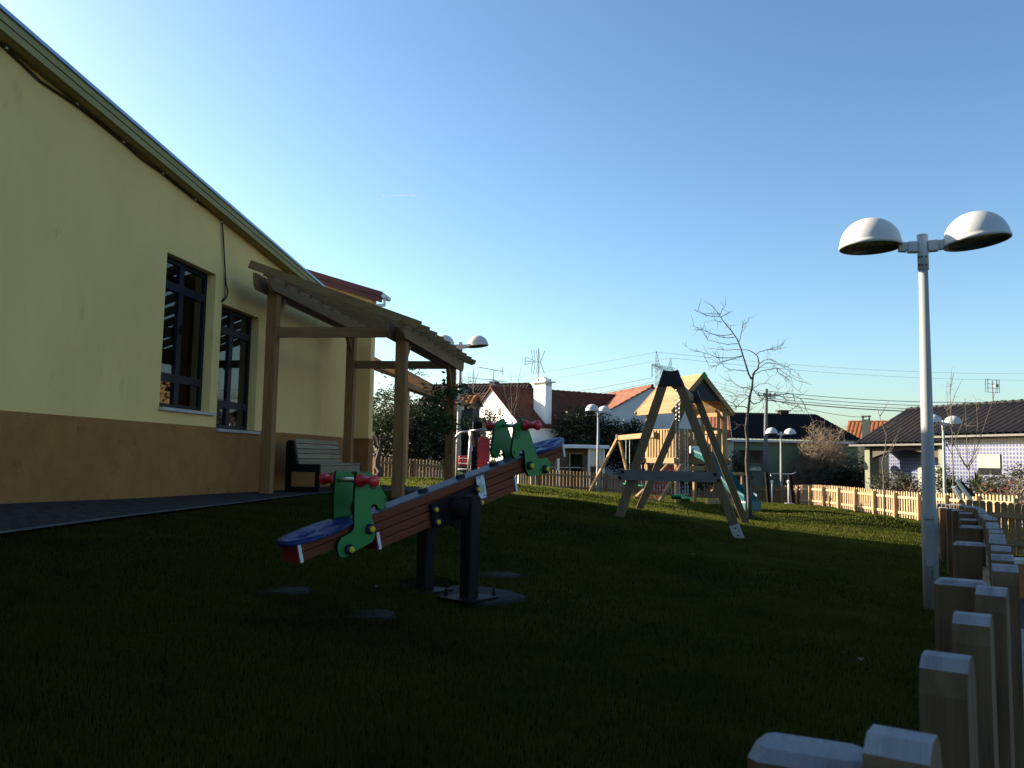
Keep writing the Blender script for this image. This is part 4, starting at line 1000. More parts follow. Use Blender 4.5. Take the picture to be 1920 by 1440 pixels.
# ================================================================== HOUSES
def tile_surface(p00, p10, p11, p01, roll=.25, course=.36, amp=.035, step=.02, maxr=70):
    """tiled roof slope: eave p00->p10, ridge p01->p11; rolls run up the slope, courses step down it"""
    p00, p10, p11, p01 = (np.array(p, float) for p in (p00, p10, p11, p01))
    Lx = max(np.linalg.norm(p10-p00), np.linalg.norm(p11-p01)); Ly = max(np.linalg.norm(p01-p00), np.linalg.norm(p11-p10))
    nr = min(maxr, max(3, int(Lx/roll))); nc = max(3, int(Ly/course)); ku = 6
    us = np.arange(nr*ku+1)/(nr*ku); vs_ = []; hs = []
    for c in range(nc): vs_ += [c/nc, (c+.97)/nc]; hs += [step*1.6, 0.0]
    vs_ = np.array(vs_+[1.0]); hs = np.array(hs+[0.0])
    U, Vv = np.meshgrid(us, vs_, indexing='ij'); H = np.abs(np.sin(math.pi*U*nr))**.7*amp + hs[None,:]*1.0
    P = ((1-U)*(1-Vv))[...,None]*p00+(U*(1-Vv))[...,None]*p10+(U*Vv)[...,None]*p11+((1-U)*Vv)[...,None]*p01
    n = np.cross(p10-p00, p01-p00) if np.linalg.norm(p10-p00) > .01 else np.cross(p11-p01, p01-p00)
    n /= np.linalg.norm(n)
    if n[2] < 0: n = -n
    P = P+H[...,None]*n
    i = np.arange(U.size).reshape(U.shape); q = np.stack([i[:-1,:-1], i[1:,:-1], i[1:,1:], i[:-1,1:]], -1).reshape(-1,4)
    return P.reshape(-1,3), q
def tile_roof(name, corners, m, parent, **k):
    v, q = tile_surface(*corners, **k); return np_obj(name, v, q, m, parent)
def gable_house(name, label, org, e, L, Wd, eave, ridge, wallm, roofm, over=.25, verge=.12, roll=.25, ridgecaps=True, gz=None, amp=.035, course=.36):
    """org: world xy of the visible eave corner; e: ridge direction; inward = left of e; eave/ridge are world heights"""
    gz = G(*org)-.3 if gz is None else gz
    t = thing(name, label, 'house', (org[0], org[1], gz), math.atan2(e[1], e[0])); he, hr = eave-gz, ridge-gz; yc = Wd/2
    m_ = MB().prism([(0,0),(Wd,0),(Wd,he),(yc,hr),(0,he)], (L/2,0,0), (0,1,0), (0,0,1), L); mesh_obj('wall', m_, wallm, t)
    sl = (hr-he)/yc; th = .06
    za = he-sl*over
    rf = tile_roof('roof', ((-verge,-over,za+th),(L+verge,-over,za+th),(L+verge,yc,hr+th),(-verge,yc,hr+th)), roofm, t, roll=roll, amp=amp, course=course)
    tile_roof('roof', ((L+verge,Wd+over,za+th),(-verge,Wd+over,za+th),(-verge,yc,hr+th),(L+verge,yc,hr+th)), roofm, t, roll=roll, amp=amp, course=course)
    m_ = MB()     # underside boards close the slopes
    for s_, y0 in ((1,-over),(-1,Wd+over)):
        a = [(-verge,y0,za+.0),(L+verge,y0,za+.0),(L+verge,yc,hr+.0),(-verge,yc,hr+.0)]
        b = [(x,y,z+th-.004) for x,y,z in a]; m_.add(a+b, [(0,1,2,3),(7,6,5,4),(0,4,5,1),(1,5,6,2),(2,6,7,3),(3,7,4,0)])
    mesh_obj('roof_deck', m_, roofm, t)
    if ridgecaps:
        n = int((L+2*verge)/.38); 
        for i in range(n):
            x = -verge+(i+.5)*(L+2*verge)/n; mm = MB().tube([(x-.2,yc,hr+th+.012),(x+.19,yc,hr+th+.03)], [.085,.10], 8); mesh_obj('ridge_tile', mm, roofm, rf)
    return t
def hpart(par, name, m, *boxes, bevel=0):
    mb = MB()
    for c, s in boxes: mb.box(c, s)
    return mesh_obj(name, mb, m, par, bevel=bevel)
# whitewashed house with the big chimney
ap = at(923,728,45); e_ = (.82,.572); hw = 2.65
og = (ap.x+e_[1]*hw, ap.y-e_[0]*hw)
hz_e = at(968,795,43).z
wh = gable_house('white_house', 'whitewashed house with lit gable, red roof and tall white chimney', og, e_, 9.5, 2*hw, hz_e, ap.z, M['white_wall'], M['tile_weak_light'])
wz = wh.location.z
zt_c = at(1015,702,43.5).z-wz
ch = hpart(wh, 'chimney', M['white_wall'], ((1.75,.48,(zt_c-.5)/2+.1),(.42,1.02,zt_c-.5+.2-.1)), bevel=.01)
hpart(ch, 'chimney_cap', M['white_paint'], ((1.75,.48,zt_c-.36),(.72,1.34,.07)), bevel=.01)
hpart(ch, 'chimney_cap', M['white_paint'], ((1.75,.02,zt_c-.47),(.40,.10,.2)), ((1.75,.94,zt_c-.47),(.40,.10,.2)))
hpart(ch, 'chimney_cap', M['white_paint'], ((1.75,.45,zt_c-.25),(.4,.9,.14)), ((1.75,.5,zt_c-.14),(.25,.5,.1)), bevel=.02)
for y, z in ((2.65+.55, at(909,772,45).z-wz), (2.65-.75, at(931,771,44.4).z-wz)):
    w_ = hpart(wh, 'vent_window', M['grey_wall'], ((-.004,y,z),(.02,.26,.34))); 
# long low rear roof to the right of it
gable_house('long_house', 'long low house with dark red tiled roof behind the white chimney', (og[0]+4.2,og[1]+3.6), (.80,.6), 11, 5.6, at(1060,800,49).z, at(1060,744,50.5).z, M['blue_white'], M['tile_brown'])
hpart(wh, 'lean_to_roof', M['roof_red'], ((4.2,-.8,hz_e-wz-1.3),(4.5,1.5,.06)), ((4.2,-1.5,hz_e-wz-1.42),(4.5,.05,.14)))
# house with pale gable in shade and red roof
a3 = at(1207,726,46); e3_ = (.24,-.97); L3 = 11; hw3 = 2.5
o3 = (a3.x-e3_[0]*L3+e3_[1]*hw3*1, a3.y-e3_[1]*L3-e3_[0]*hw3)
ph = gable_house('pale_gable_house', 'pale house with shaded blank gable and lit red tiles behind the tower', o3, e3_, L3, 2*hw3+.9, at(1145,772,46).z-.25, a3.z, M['blue_white'], M['tile_red'])
pzz = ph.location.z
hpart(ph, 'chimney', M['grey_wall'], ((.6,1.6,a3.z-pzz-.1),(.3,.3,.7)), ((.6,1.6,a3.z-pzz+.27),(.5,.5,.06)))
# brown roof further left behind the white gable
ab = at(978,718,58)
bh = gable_house('brown_house', 'old brown-tiled house peeping over the white house ridge', (ab.x-7.6, ab.y+1.5), (.93,-.36), 7.6, 6, ab.z-1.9, ab.z, M['grey_wall'], M['tile_brown'])
ac = at(905,745,54)
bh2 = gable_house('brown_house', 'low brown-tiled house left of the white gable', (ac.x-2.6, ac.y-1.5), (.86,-.5), 6, 5, at(895,775,53).z, at(915,742,54).z, M['grey_wall'], M['tile_brown'])
zc = at(903,720,54).z-bh2.location.z
c_ = hpart(bh2, 'chimney', M['grey_wall'], ((2.9,1.7,zc/2+.9),(.42,.46,zc-1.8)))
hpart(c_, 'chimney_cap', M['grey_wall'], ((2.9,1.7,zc+.02),(.5,.54,.05)), ((2.72,1.7,zc-.06),(.06,.46,.2)), ((3.08,1.7,zc-.06),(.06,.46,.2)))
ag = at(857,724,60)
gable_house('grey_house', 'grey cement gable rising behind the lamp and climber', (ag.x-2.7, ag.y+8), (.05,-1.0), 8, 5.4, ag.z-1.5, ag.z, M['grey_wall'], M['tile_dark'])
# small dovecote-like structure on a dark shed
dv_ = at(878,752,41); dgz = G(dv_.x, dv_.y)
dvc = gable_house('dark_shed', 'dark timber shed with small tiled roof left of the white gable', (dv_.x-.55, dv_.y), (.93,-.37), .85, .85, at(878,757,41).z, at(886,744,41).z, M['dark_wall'], M['tile_orange'], over=.14, gz=dgz, ridgecaps=False)
hpart(dvc, 'panel', M['cream'], ((.28,-.012,at(875,765,41).z-dgz),(.24,.02,.2)), ((.62,-.012,at(875,765,41).z-dgz+.03),(.10,.02,.14)))
hpart(dvc, 'lower_wall', M['dark_wall'], ((.3,.9,(at(875,790,41).z-dgz)/2),(1.1,1.6,at(875,772,41).z-dgz)))
# white annex with flat roof
an = at(1065,860,40.5); anz = G(an.x, an.y)-.2
anx = thing('annex', 'low cream annex with flat white roof and dark windows behind the fence', 'building', (an.x, an.y, anz), R(8))
ztop = at(1070,836,40.5).z-anz
hpart(anx, 'roof', M['white_paint'], ((0,1.2,ztop),(3.6,4.2,.10)), ((.05,1.1,ztop-.085),(3.45,4.2,.06)), bevel=.01)
hpart(anx, 'wall', M['beige'], ((.3,1.6,(ztop-.15)/2),(3.0,.12,ztop-.15)), ((-1.55,.4,(ztop-.15)/2),(.08,2.2,ztop-.15)))
for x in (-1.65,-.62,.85,1.55): hpart(anx, 'post', M['white_paint'], ((x,-.75,ztop/2-.05),(.10,.10,ztop-.12)))
hpart(anx, 'infill_panel', M['cream'], ((1.2,-.74,ztop-.52),(.58,.03,.85)))
w_ = hpart(anx, 'window', M['white_paint'], ((.12,1.50,ztop-1.05),(1.95,.06,.05)), ((.12,1.50,ztop-.35),(1.95,.06,.05)), ((-.3,1.50,ztop-.9),(.05,.06,1.1)), ((.4,1.50,ztop-.9),(.05,.06,1.1)))
for x in (-.62,.05,.75): hpart(w_, 'pane', M['pane_dark'], ((x,1.53,ztop-.95),(.62,.02,1.2)))
hpart(anx, 'lower_panel', M['pane_dark'], ((1.2,-.74,ztop-1.3),(.58,.03,.6)))
# green house
gc = at(1377,824,47); e4 = (.985,-.17)
gre = thing('green_house', 'green house with dark hipped roof behind the telephone pole', 'house', (gc.x, gc.y, G(gc.x,gc.y)-.3), math.atan2(.10,1))
gz4 = gre.location.z; ze = at(1377,824,47).z-gz4; zr = at(1392,773,49.5).z-gz4
mb = MB().prism([(0,0),(7.2,0),(7.2,6),(0,6)], (0,0,ze/2), (1,0,0), (0,1,0), ze); mesh_obj('wall', mb, M['green_wall'], gre)
tile_roof('roof', ((-.25,-.3,ze),(7.5,-.3,ze),(6.1,2.9,zr),(.75,2.9,zr)), M['tile_dark'], gre, roll=.23)  # dark tiles here put the shade on this slope into the colour
tile_roof('roof', ((-3.8,4.6,ze),(-.25,-.3,ze),(.75,2.9,zr),(-2.6,6.4,zr)), M['tile_red'], gre, roll=.26)  # sunlit slope of the same roof, its light put in as red tiles
tile_roof('roof', ((7.5,-.3,ze),(7.5,6.3,ze),(6.1,2.9,zr),(6.1,2.9,zr)), M['tile_dark'], gre, roll=.23)
mb = MB().add([(-.25,-.3,ze-.05),(7.5,-.3,ze-.05),(7.5,6.3,ze-.05),(-3.8,4.6,ze-.05)], [(0,1,2,3)]); mesh_obj('soffit', mb, M['green_wall'], gre)
mb = MB().prism([(-3.5,4.5),(-.05,-.02),(-.05,6),(-3,6)], (0,0,ze/2), (1,0,0), (0,1,0), ze-.06); mesh_obj('wall', mb, M['cream'], gre)
hpart(gre, 'fascia_board', M['blue_white'], ((3.6,-.31,ze-.06),(7.8,.04,.12)))
wd = hpart(gre, 'window', M['green_wall'], ((.95,-.03,ze-1.35),(1.5,.08,.06)), ((.95,-.03,ze-.55),(1.5,.08,.05)))
hpart(wd, 'pane', M['pane_dark'], ((.95,-.012,ze-.95),(1.4,.03,.78)))
hpart(wd, 'sill', M['cream'], ((1.15,-.07,ze-1.62),(.62,.12,.17)))
hpart(gre, 'chimney', M['tile_brown'], ((4.1,2.9,zr+.05),(.5,.5,.2)), ((4.1,2.9,zr+.18),(.75,.6,.05)))
# orange roof and its chimney
oo = at(1585,826,58)
oh = gable_house('orange_roofed_house', 'small house with orange tiled roof and square chimney between two roofs', (oo.x, oo.y), (.88,-.47), 3.4, 6, at(1590,826,58).z, at(1610,790,58).z, M['beige'], M['tile_orange'])
zo = at(1624,781,57).z-oh.location.z; oc = at(1624,790,57); _d = Vector((oc.x,oc.y,0))-Vector((oo.x,oo.y,0)); ocx = _d.x*.882-_d.y*.471; ocy = _d.x*.471+_d.y*.882
hpart(oh, 'chimney', M['beige'], ((ocx,ocy,zo/2-.1),(.5,.55,zo-.2)), ((ocx,ocy,zo+.02),(.6,.65,.06)), ((ocx-.2,ocy,zo-.1),(.07,.5,.2)), ((ocx+.2,ocy,zo-.1),(.07,.5,.2)))
# blue tiled house: long side faces left, towards the sun
eb = Vector((.25,-.97,0)).normalized()
E0 = at(1600,834,40.0); blue = thing('blue_tiled_house', 'house clad in blue and white tiles with dark corrugated roof', 'house', (E0.x, E0.y, G(E0.x,E0.y)-.3), math.atan2(eb.y, eb.x))
bz = blue.location.z; ein = Vector((-eb.y, eb.x, 0))     # inward = left of eb = to the right in the picture
ez1 = E0.z-bz; rr = 3.0; hz1 = at(1682,769,40.7).z-bz; OV = .55
E1_ = at(1752,818,34.3); l1 = (Vector((E1_.x,E1_.y,0))-Vector((E0.x,E0.y,0))).dot(eb); o1 = (Vector((E1_.x,E1_.y,0))-Vector((E0.x,E0.y,0))).dot(ein)
ez2 = E1_.z-bz; hz2 = at(1823,757,34.8).z-bz; l2 = 9.5
slope1 = (hz1-ez1)/rr
tile_roof('roof', ((0,0,ez1),(l1+.5,0,ez1),(l1+.5,rr,hz1),(0,rr,hz1)), M['tile_dark'], blue, roll=.36, course=1.2, amp=.10, step=.01)
tile_roof('roof', ((l1+.5,2*rr,ez1),(0,2*rr,ez1),(0,rr,hz1),(l1+.5,rr,hz1)), M['tile_dark'], blue, roll=.23, course=.4)
r2 = tile_roof('roof', ((l1-.2,o1-.05,ez2),(l1+l2,o1-.05,ez2),(l1+l2,o1+rr,hz2),(l1-.2,o1+rr,hz2)), M['tile_dark'], blue, roll=.36, course=1.2, amp=.10, step=.01)
tile_roof('roof', ((l1+l2,o1+2*rr,ez2),(l1-.2,o1+2*rr,ez2),(l1-.2,o1+rr,hz2),(l1+l2,o1+rr,hz2)), M['tile_dark'], blue, roll=.23, course=.4)
for (xa, xb, yy, zz) in ((0, l1, rr, hz1), (l1-.2, l1+l2, o1+rr, hz2)):
    n = int((xb-xa)/.4)
    for i in range(n):
        x = xa+(i+.5)*(xb-xa)/n; mm = MB().tube([(x-.2,yy,zz+.03),(x+.19,yy,zz+.055)], [.08,.10], 8); mesh_obj('ridge_tile', mm, M['tile_dark'], r2)
hpart(blue, 'gutter', M['gutter_grey'], ((l1/2,-.06,ez1-.03),(l1+.4,.09,.08)), ((l1+l2/2,o1-.11,ez2-.03),(l2+.3,.09,.08)))
mb = MB().add([(0,0,ez1-.03),(l1+.5,0,ez1-.03),(l1+.5,2*rr,ez1-.03),(0,2*rr,ez1-.03)], [(0,1,2,3)]); mb.add([(l1-.2,o1,ez2-.03),(l1+l2,o1,ez2-.03),(l1+l2,o1+2*rr,ez2-.03),(l1-.2,o1+2*rr,ez2-.03)], [(0,1,2,3)])
for x0, y0, z0, hh in ((0,0,ez1,hz1),(l1-.2,o1,ez2,hz2)): mb.add([(x0,y0,z0-.02),(x0,y0+2*rr,z0-.02),(x0,y0+rr,hh-.02)], [(0,1,2)])
mesh_obj('soffit', mb, M['arch_brown'], blue)
WO1 = .55; WO2 = o1+.42
# recessed porch (left) and main wall (right)
hpart(blue, 'wall', M['azulejo'], ((l1*.55,1.65,(ez1-.05)/2),(l1*.95,.1,ez1-.05)))
hpart(blue, 'wall', M['azulejo'], ((l1+l2/2,WO2+.5,(ez2-.05)/2),(l2-.1,1.0,ez2-.05)))
hpart(blue, 'rear_wall', M['beige'], ((l1*.5,3.9,(ez1-.05)/2),(l1-.6,4.2,ez1-.06)), ((l1+l2/2,WO2+3.2,(ez2-.05)/2),(l2-.2,4.2,ez2-.06)))
for x_ in (.65, l1-.45): hpart(blue, 'porch_pier', M['pier'], ((x_,.5,(ez1-.05)/2),(.35,.5,ez1-.05)))
ar = [(.83,ez1-.05)]+[(.83+(l1-1.46)*i/14, ez1-.62+.38*math.sin(math.pi*i/14)) for i in range(15)]+[(l1-.63,ez1-.05)]
mb = MB().prism(ar, (0,.5,0), (1,0,0), (0,0,1), .3); mesh_obj('porch_arch', mb, M['arch_brown'], blue)
hpart(blue, 'door', M['shutter'], ((l1*.52,1.58,1.15+.1),(1.2,.06,2.1)))
w_ = hpart(blue, 'roller_shutter', M['shutter'], ((l1+2.35,WO2-.02,ez2-.98),(1.05,.06,.52)))
hpart(blue, 'window', M['pane_dark'], ((l1+2.35,WO2-.004,ez2-1.37),(1.05,.04,.26)))
wlz = ez2-.95
mb = MB().tube([(l1+4.9,WO2,wlz-.25),(l1+4.9,WO2-.28,wlz-.18),(l1+4.9,WO2-.30,wlz-.02)], .02, 6); mb.lathe([(.03,-.05),(.10,.02),(.11,.18),(.06,.24),(0,.28)], (l1+4.9,WO2-.30,wlz), 8); mesh_obj('wall_lantern', mb, M['black_metal'], blue)

# ================================================================== ANTENNAS, POLE, PYLON, WIRES
def antenna(label, px, ptop, pbase, d, kind):
    b = at(px, pbase, d); t_ = at(px, ptop, d); h = t_.z-b.z; t = thing('tv_antenna', label, 'antenna', b, R(20))
    mesh_obj('mast', MB().tube([(0,0,-.3),(0,0,h)], .022, 6), M['antenna'], t)
    r = .016
    if kind == 0:
        m_ = MB(); z = h*.52
        m_.tube([(-.75,0,z),(.12,0,z)], r, 5)
        for s_ in (-1, 1):
            for i in range(4): m_.tube([(.1-.14*i,0,z+s_*.04),(.22-.14*i-.2,0,z+s_*.62)], r*.75, 4)
            m_.tube([(-.75,0,z+s_*.2),(-.75,0,z)], r, 4); m_.tube([(-.75,0,z+s_*.2),(-.2,0,z+s_*.05)], r*.7, 4); m_.tube([(.35,0,z+s_*.6),(.12,0,z)], r, 4)
        mesh_obj('element', m_, M['antenna'], t)
    elif kind == 1:
        m_ = MB(); m_.tube([(-.9,0,h+.12),(.55,0,h-.05)], r, 5); m_.tube([(.5,0,h-.25),(.5,0,h+.2)], r, 4); m_.tube([(-1.5,0,h*.55),(.9,.3,h*.45)], r, 5); m_.tube([(-.4,-.5,h*.5),(.4,.5,h*.5)], r, 4)
        for i in range(5): m_.tube([(-.7+.28*i,-.25,h+.1-.03*i),(-.7+.28*i,.25,h+.1-.03*i)], r*.7, 4)
        mesh_obj('element', m_, M['antenna'], t)
    else:
        m_ = MB(); z = h*.78
        for s_ in (-1, 1):
            for dy in (-.05, .06): m_.tube([(s_*.33,dy,z-.3),(s_*.33,dy,z+.3)], r, 4)
        for i in range(4): m_.tube([(-.33,0,z-.28+.18*i),(.33,0,z-.28+.18*i)], r*.6, 4)
        m_.box((.08,-.1,z), (.16,.12,.12)); mesh_obj('element', m_, M['antenna'], t)
    return t
antenna('large branching television antenna above the white chimney', 1009, 653, 706, 44.2, 0)
antenna('thin T-shaped television antenna at the white gable peak', 925, 694, 730, 46, 1)
antenna('small branching television antenna behind the lamp pole', 887, 690, 742, 55, 0)
antenna('panel television antenna on the blue house roof', 1862, 714, 757, 36, 2)
PL = on_ground(1433, 45.5); pt = at(1437, 729, 45.5)
pole = thing('telephone_pole', 'grey concrete telephone pole in front of the green house', 'pole', PL)
hh = pt.z-PL.z; tiltx = pt.x-PL.x
mesh_obj('shaft', MB().tube([(0,0,-.3),(tiltx,0,hh)], [.15,.085], 10), M['pole_conc'], pole, smooth=True)
m_ = MB(); m_.beam((tiltx-.5,0,hh-.35),(tiltx+.5,0,hh-.45), .06, .06)
for x in (-.45,-.15,.2,.45): m_.lathe([(0,0),(.05,.02),(.05,.12),(0,.14)], (tiltx+x,0,hh-.36), 6)
mesh_obj('crossarm', m_, M['lattice'], pole)
def wire(label, pts, r, sag=0):
    out = []
    for i in range(len(pts)-1):
        a, b = Vector(pts[i]), Vector(pts[i+1]); n = 24
        for k in range(n+(i == len(pts)-2)):
            u = k/n; p = a.lerp(b, u); p.z -= sag*4*u*(1-u); out.append(p)
    tag(mesh_obj('power_line', MB().tube(out, r, 5), M['wire']), label, 'wire', 'overhead wires')
for i, (a, b, la) in enumerate((((1437,733),(1990,752),'topmost overhead wire from the telephone pole past the blue house roof'), ((1437,740),(1990,759),'second overhead wire from the telephone pole to the right'), ((1437,746),(1990,766),'third overhead wire from the telephone pole to the right'), ((1437,750),(1990,772),'lowest and thickest overhead wire from the telephone pole to the right'))):
    wire(la, (at(*a,45.5), at(*b,38.0)), .017 if i < 3 else .028, .28)
    wire(('first','second','third','fourth')[i]+' overhead wire running from the telephone pole back behind the tower roof', (at(a[0],a[1],45.5), at(1340,716+i*6,54.0), at(1225,722+i*8,66)), .015, .1)
wire('single service wire dropping from the telephone pole to the orange roof', (at(1437,746,45.5), at(1625,783,57.0)), .016, .2)
PYD = 170.0
pyb = at(1240, 850, PYD); py = thing('pylon', 'distant steel lattice pylon above the swing cap', 'pylon', (pyb.x, pyb.y, pyb.z-4))
def pp(px, p_y, dy=0): q = at(px, p_y, PYD)-py.location; return Vector((q.x, dy, q.z))
m_ = MB(); r = .034
def lattice(m_, a0, a1, b0, b1, n):
    for i in range(n):
        u, w = i/n, (i+1)/n
        m_.tube([a0.lerp(a1,u), b0.lerp(b1,w)], r*.7, 4); m_.tube([b0.lerp(b1,u), a0.lerp(a1,w)], r*.7, 4); m_.tube([a0.lerp(a1,w), b0.lerp(b1,w)], r*.6, 4)
    m_.tube([a0, a1], r, 4); m_.tube([b0, b1], r, 4)
for dy in (-.9, .9):
    lattice(m_, pp(1229,852,dy), pp(1230,682,dy), pp(1252,852,dy), pp(1239,688,dy), 14)
mesh_obj('tower_body', m_, M['lattice'], py)
m_ = MB(); lattice(m_, pp(1222,683), pp(1264,694), pp(1223,685), pp(1262,699), 9); lattice(m_, pp(1222,683,-1.2), pp(1264,692,-1.2), pp(1226,688,1.2), pp(1262,699,1.2), 9); mesh_obj('crossarm', m_, M['lattice'], py)
m_ = MB(); lattice(m_, pp(1229,683), pp(1230,659), pp(1237,684), pp(1231,659), 4); mesh_obj('peak', m_, M['lattice'], py)
m_ = MB(); lattice(m_, pp(1252,690), pp(1257.5,671), pp(1260,692), pp(1258,671), 4); mesh_obj('peak', m_, M['lattice'], py)
m_ = MB().tube([pp(1222.5,684), pp(1222.5,707)], .09, 5); mesh_obj('insulator', m_, M['lattice'], py)
for i, ((x0,y0),(x1,y1),lab) in enumerate((((1222,708),(940,750),'upper conductor from the pylon sagging left over the red roofs'), ((1229,715),(940,764),'lower conductor from the pylon sagging left over the red roofs'), ((1230,660),(700,728),'thin upper earth wire running left from the pylon peak'), ((1258,671),(700,742),'thin second earth wire running left from the pylon peak'))):
    wire(lab, (at(x0,y0,PYD), at(x1,y1,PYD+40 if i < 2 else PYD+70)), .05 if i < 2 else .028, .6 if i < 2 else 1.5)
wire('thin upper earth wire running right from the pylon peak', (at(1230,660,PYD), at(1990,700,PYD+60)), .026, 1.5)
wire('thin second earth wire running right from the pylon peak', (at(1258,671,PYD), at(1990,712,PYD+60)), .026, 1.5)
# vapour trail of a jet, far up
m_ = MB(); a = at(706,368.5,2600); b = at(783,366.2,2600); pts = [a.lerp(b, u) for u in np.linspace(0,1,14)]
m_.tube(pts, [.25+1.15*u for u in np.linspace(0,1,14)], 6); tag(mesh_obj('vapour_trail', m_, M['trail']), 'short white vapour trail high in the blue sky', 'vapour trail')

# ================================================================== VEGETATION
def leaves(clumps, n_per, size, seed=0, spread=.5, flat=0.0):
    g = np.random.default_rng(seed); cs = []
    for (c, rad, k) in clumps:
        u = g.normal(size=(k,3)); u /= np.linalg.norm(u,axis=1)[:,None]; u *= (g.random((k,1))**.38)
        cs.append(np.array(c)+u*np.array(rad))
    cs = np.concatenate(cs); c = np.repeat(cs, n_per, 0)+g.normal(size=(len(cs)*n_per,3))*spread*size*4.5
    n = len(c); d = g.normal(size=(n,3)); d[:,2] *= .6; d /= np.linalg.norm(d,axis=1)[:,None]
    w = np.cross(d, g.normal(size=(n,3))); w /= np.linalg.norm(w,axis=1)[:,None]
    s = size*g.uniform(.6,1.3,(n,1))
    v = np.stack([c-d*s, c+w*s*.42, c+d*s, c-w*s*.42], 1).reshape(-1,3)
    q = np.arange(n*4).reshape(-1,4); return v, q
def wander(a, b, n=6, amp=.06):
    a, b = Vector(a), Vector(b); L = (b-a).length
    return [a.lerp(b, i/n)+Vector([random.uniform(-1,1)*amp*L*(0 < i < n) for _ in range(3)]) for i in range(n+1)]
def plant(name, label, cat, base, clumps, n_per, size, m, trunk=None, seed=1, group=None, bark='bark', spread=.5):
    t = thing(name, label, cat, base, 0, group)
    v, q = leaves(clumps, n_per, size, seed, spread); np_obj('crown', v, q, M[m], t)
    mb = MB()
    tr = trunk if trunk else [((0,0,-.1), (c[0][0]*.9, c[0][1]*.9, c[0][2]), .03) for c in clumps]
    for a, b, r in tr:
        pts = wander(a, b); mb.tube(pts, [r*(1-.6*i/6) for i in range(7)], 6)
    mesh_obj('trunk' if cat == 'tree' else 'stem', mb, M[bark], t, smooth=True)
    return t
def rel(base, px, py, d): return tuple(at(px, py, d)-base)
def rad(px, d): return px*d/F_PX
# tree in front of the left fence
b = on_ground(711, 27.2)
tt = [((0,0,-.1), rel(b,712,835,27.4), .14), (rel(b,712,838,27.4), rel(b,697,795,27.6), .06), (rel(b,712,838,27.4), rel(b,722,780,27.1), .06), (rel(b,712,838,27.4), rel(b,735,800,27.7), .05), (rel(b,710,848,27.4), rel(b,690,805,26.9), .045), (rel(b,722,782,27.1), rel(b,718,730,27.3), .03), (rel(b,697,795,27.6), rel(b,705,745,27.9), .03), (rel(b,722,790,27.1), rel(b,760,720,27.5), .03)]
plant('leafy_tree', 'small dark leafy tree with forked trunk at the building corner', 'tree', b,
    [(rel(b,712,788,27.4),(.75,.9,.42),60), (rel(b,712,752,28.6),(.6,.7,.4),26), (rel(b,742,742,29.2),(.5,.6,.3),14), (rel(b,700,800,27.9),(.5,.7,.4),30), (rel(b,748,788,27.9),(.55,.8,.35),36), (rel(b,735,695,29.5),(.5,.5,.3),5), (rel(b,775,700,29.9),(.5,.5,.35),6), (rel(b,778,772,28.7),(.6,.5,.22),20)], 26, .055, 'leaf_mid', tt, 3)
b = on_ground(790, 34)
plant('evergreen_hedge', 'tall black-green hedge bushes behind the fence left of the lamp', 'hedge', b,
    [(rel(b,740,830,33.5),(1.3,.8,1.2),90), (rel(b,800,820,34),(1.3,.8,1.4),110), (rel(b,765,790,34.5),(1.2,.8,.8),70), (rel(b,842,820,34.5),(.6,.8,1.4),60)], 36, .085, 'leaf_dark', None, 5)
b = on_ground(868, 33)
plant('evergreen_bush', 'dark bush beside the lamp in front of the white gable', 'bush', b,
    [(rel(b,868,815,33),(.45,.5,.7),40), (rel(b,875,850,33),(.6,.6,.7),40)], 34, .07, 'leaf_dark', None, 6)
b = on_ground(835, 16.9)
plant('climbing_plant', 'green climber winding up the far front pergola post', 'climber', b,
    [(rel(b,822,745,16.9),(.2,.25,.22),16), (rel(b,850,738,16.6),(.22,.25,.14),14), (rel(b,822,800,16.9),(.16,.25,.22),13), (rel(b,838,792,16.6),(.22,.2,.1),12), (rel(b,812,770,17.0),(.14,.25,.25),10)], 12, .055, 'leaf_vine',
    [((0,0,-.1), rel(b,838,810,16.7), .016), (rel(b,838,810,16.7), rel(b,826,745,16.8), .012), (rel(b,838,812,16.7), rel(b,850,738,16.6), .009), ((0.05,0,-.1), rel(b,846,850,16.7), .010), (rel(b,846,850,16.7), rel(b,838,800,16.7), .010)], 8)
b = on_ground(928, 37.0)
plant('evergreen_bush', 'small round-leaved shrub against the white gable wall', 'bush', b,
    [(rel(b,917,790,37.0),(.35,.4,.4),16), (rel(b,928,800,37.0),(.5,.4,.3),18), (rel(b,940,806,37.0),(.25,.3,.2),8), (rel(b,925,840,37),(.7,.5,.6),30)], 20, .075, 'leaf_dark', None, 9)
b = on_ground(1095, 43.5)
plant('evergreen_tree', 'large dark evergreen between the white chimney and the lamp', 'tree', b,
    [(rel(b,1085,795,43.5),(1.0,1.0,.75),90), (rel(b,1120,815,43.8),(1.4,1.0,.9),110), (rel(b,1070,815,43.5),(.7,.8,.6),50), (rel(b,1110,850,43),(1.6,1.0,1.2),130)], 34, .085, 'leaf_dark', [((0,0,-.1), rel(b,1090,800,43.5), .16), (rel(b,1095,860,43.5), rel(b,1125,810,43.5), .08)], 10)
b = on_ground(1180, 42.5)
plant('evergreen_bush', 'dark leafy bush behind the tower swing legs', 'bush', b,
    [(rel(b,1172,850,42.5),(1.0,.9,1.3),120), (rel(b,1185,810,42.5),(.5,.6,.5),30), (rel(b,1205,880,42),(.8,.8,.8),60), (rel(b,1192,798,42.5),(.2,.3,.25),8)], 30, .085, 'leaf_dark', None, 11)
b = on_ground(1300, 41)
plant('evergreen_bush', 'dark low bush behind the tower deck', 'bush', b, [(rel(b,1300,890,41),(1.2,.8,.7),80), (rel(b,1310,862,41),(.5,.6,.5),24)], 30, .08, 'leaf_dark', None, 12)
b = on_ground(1388, 44)
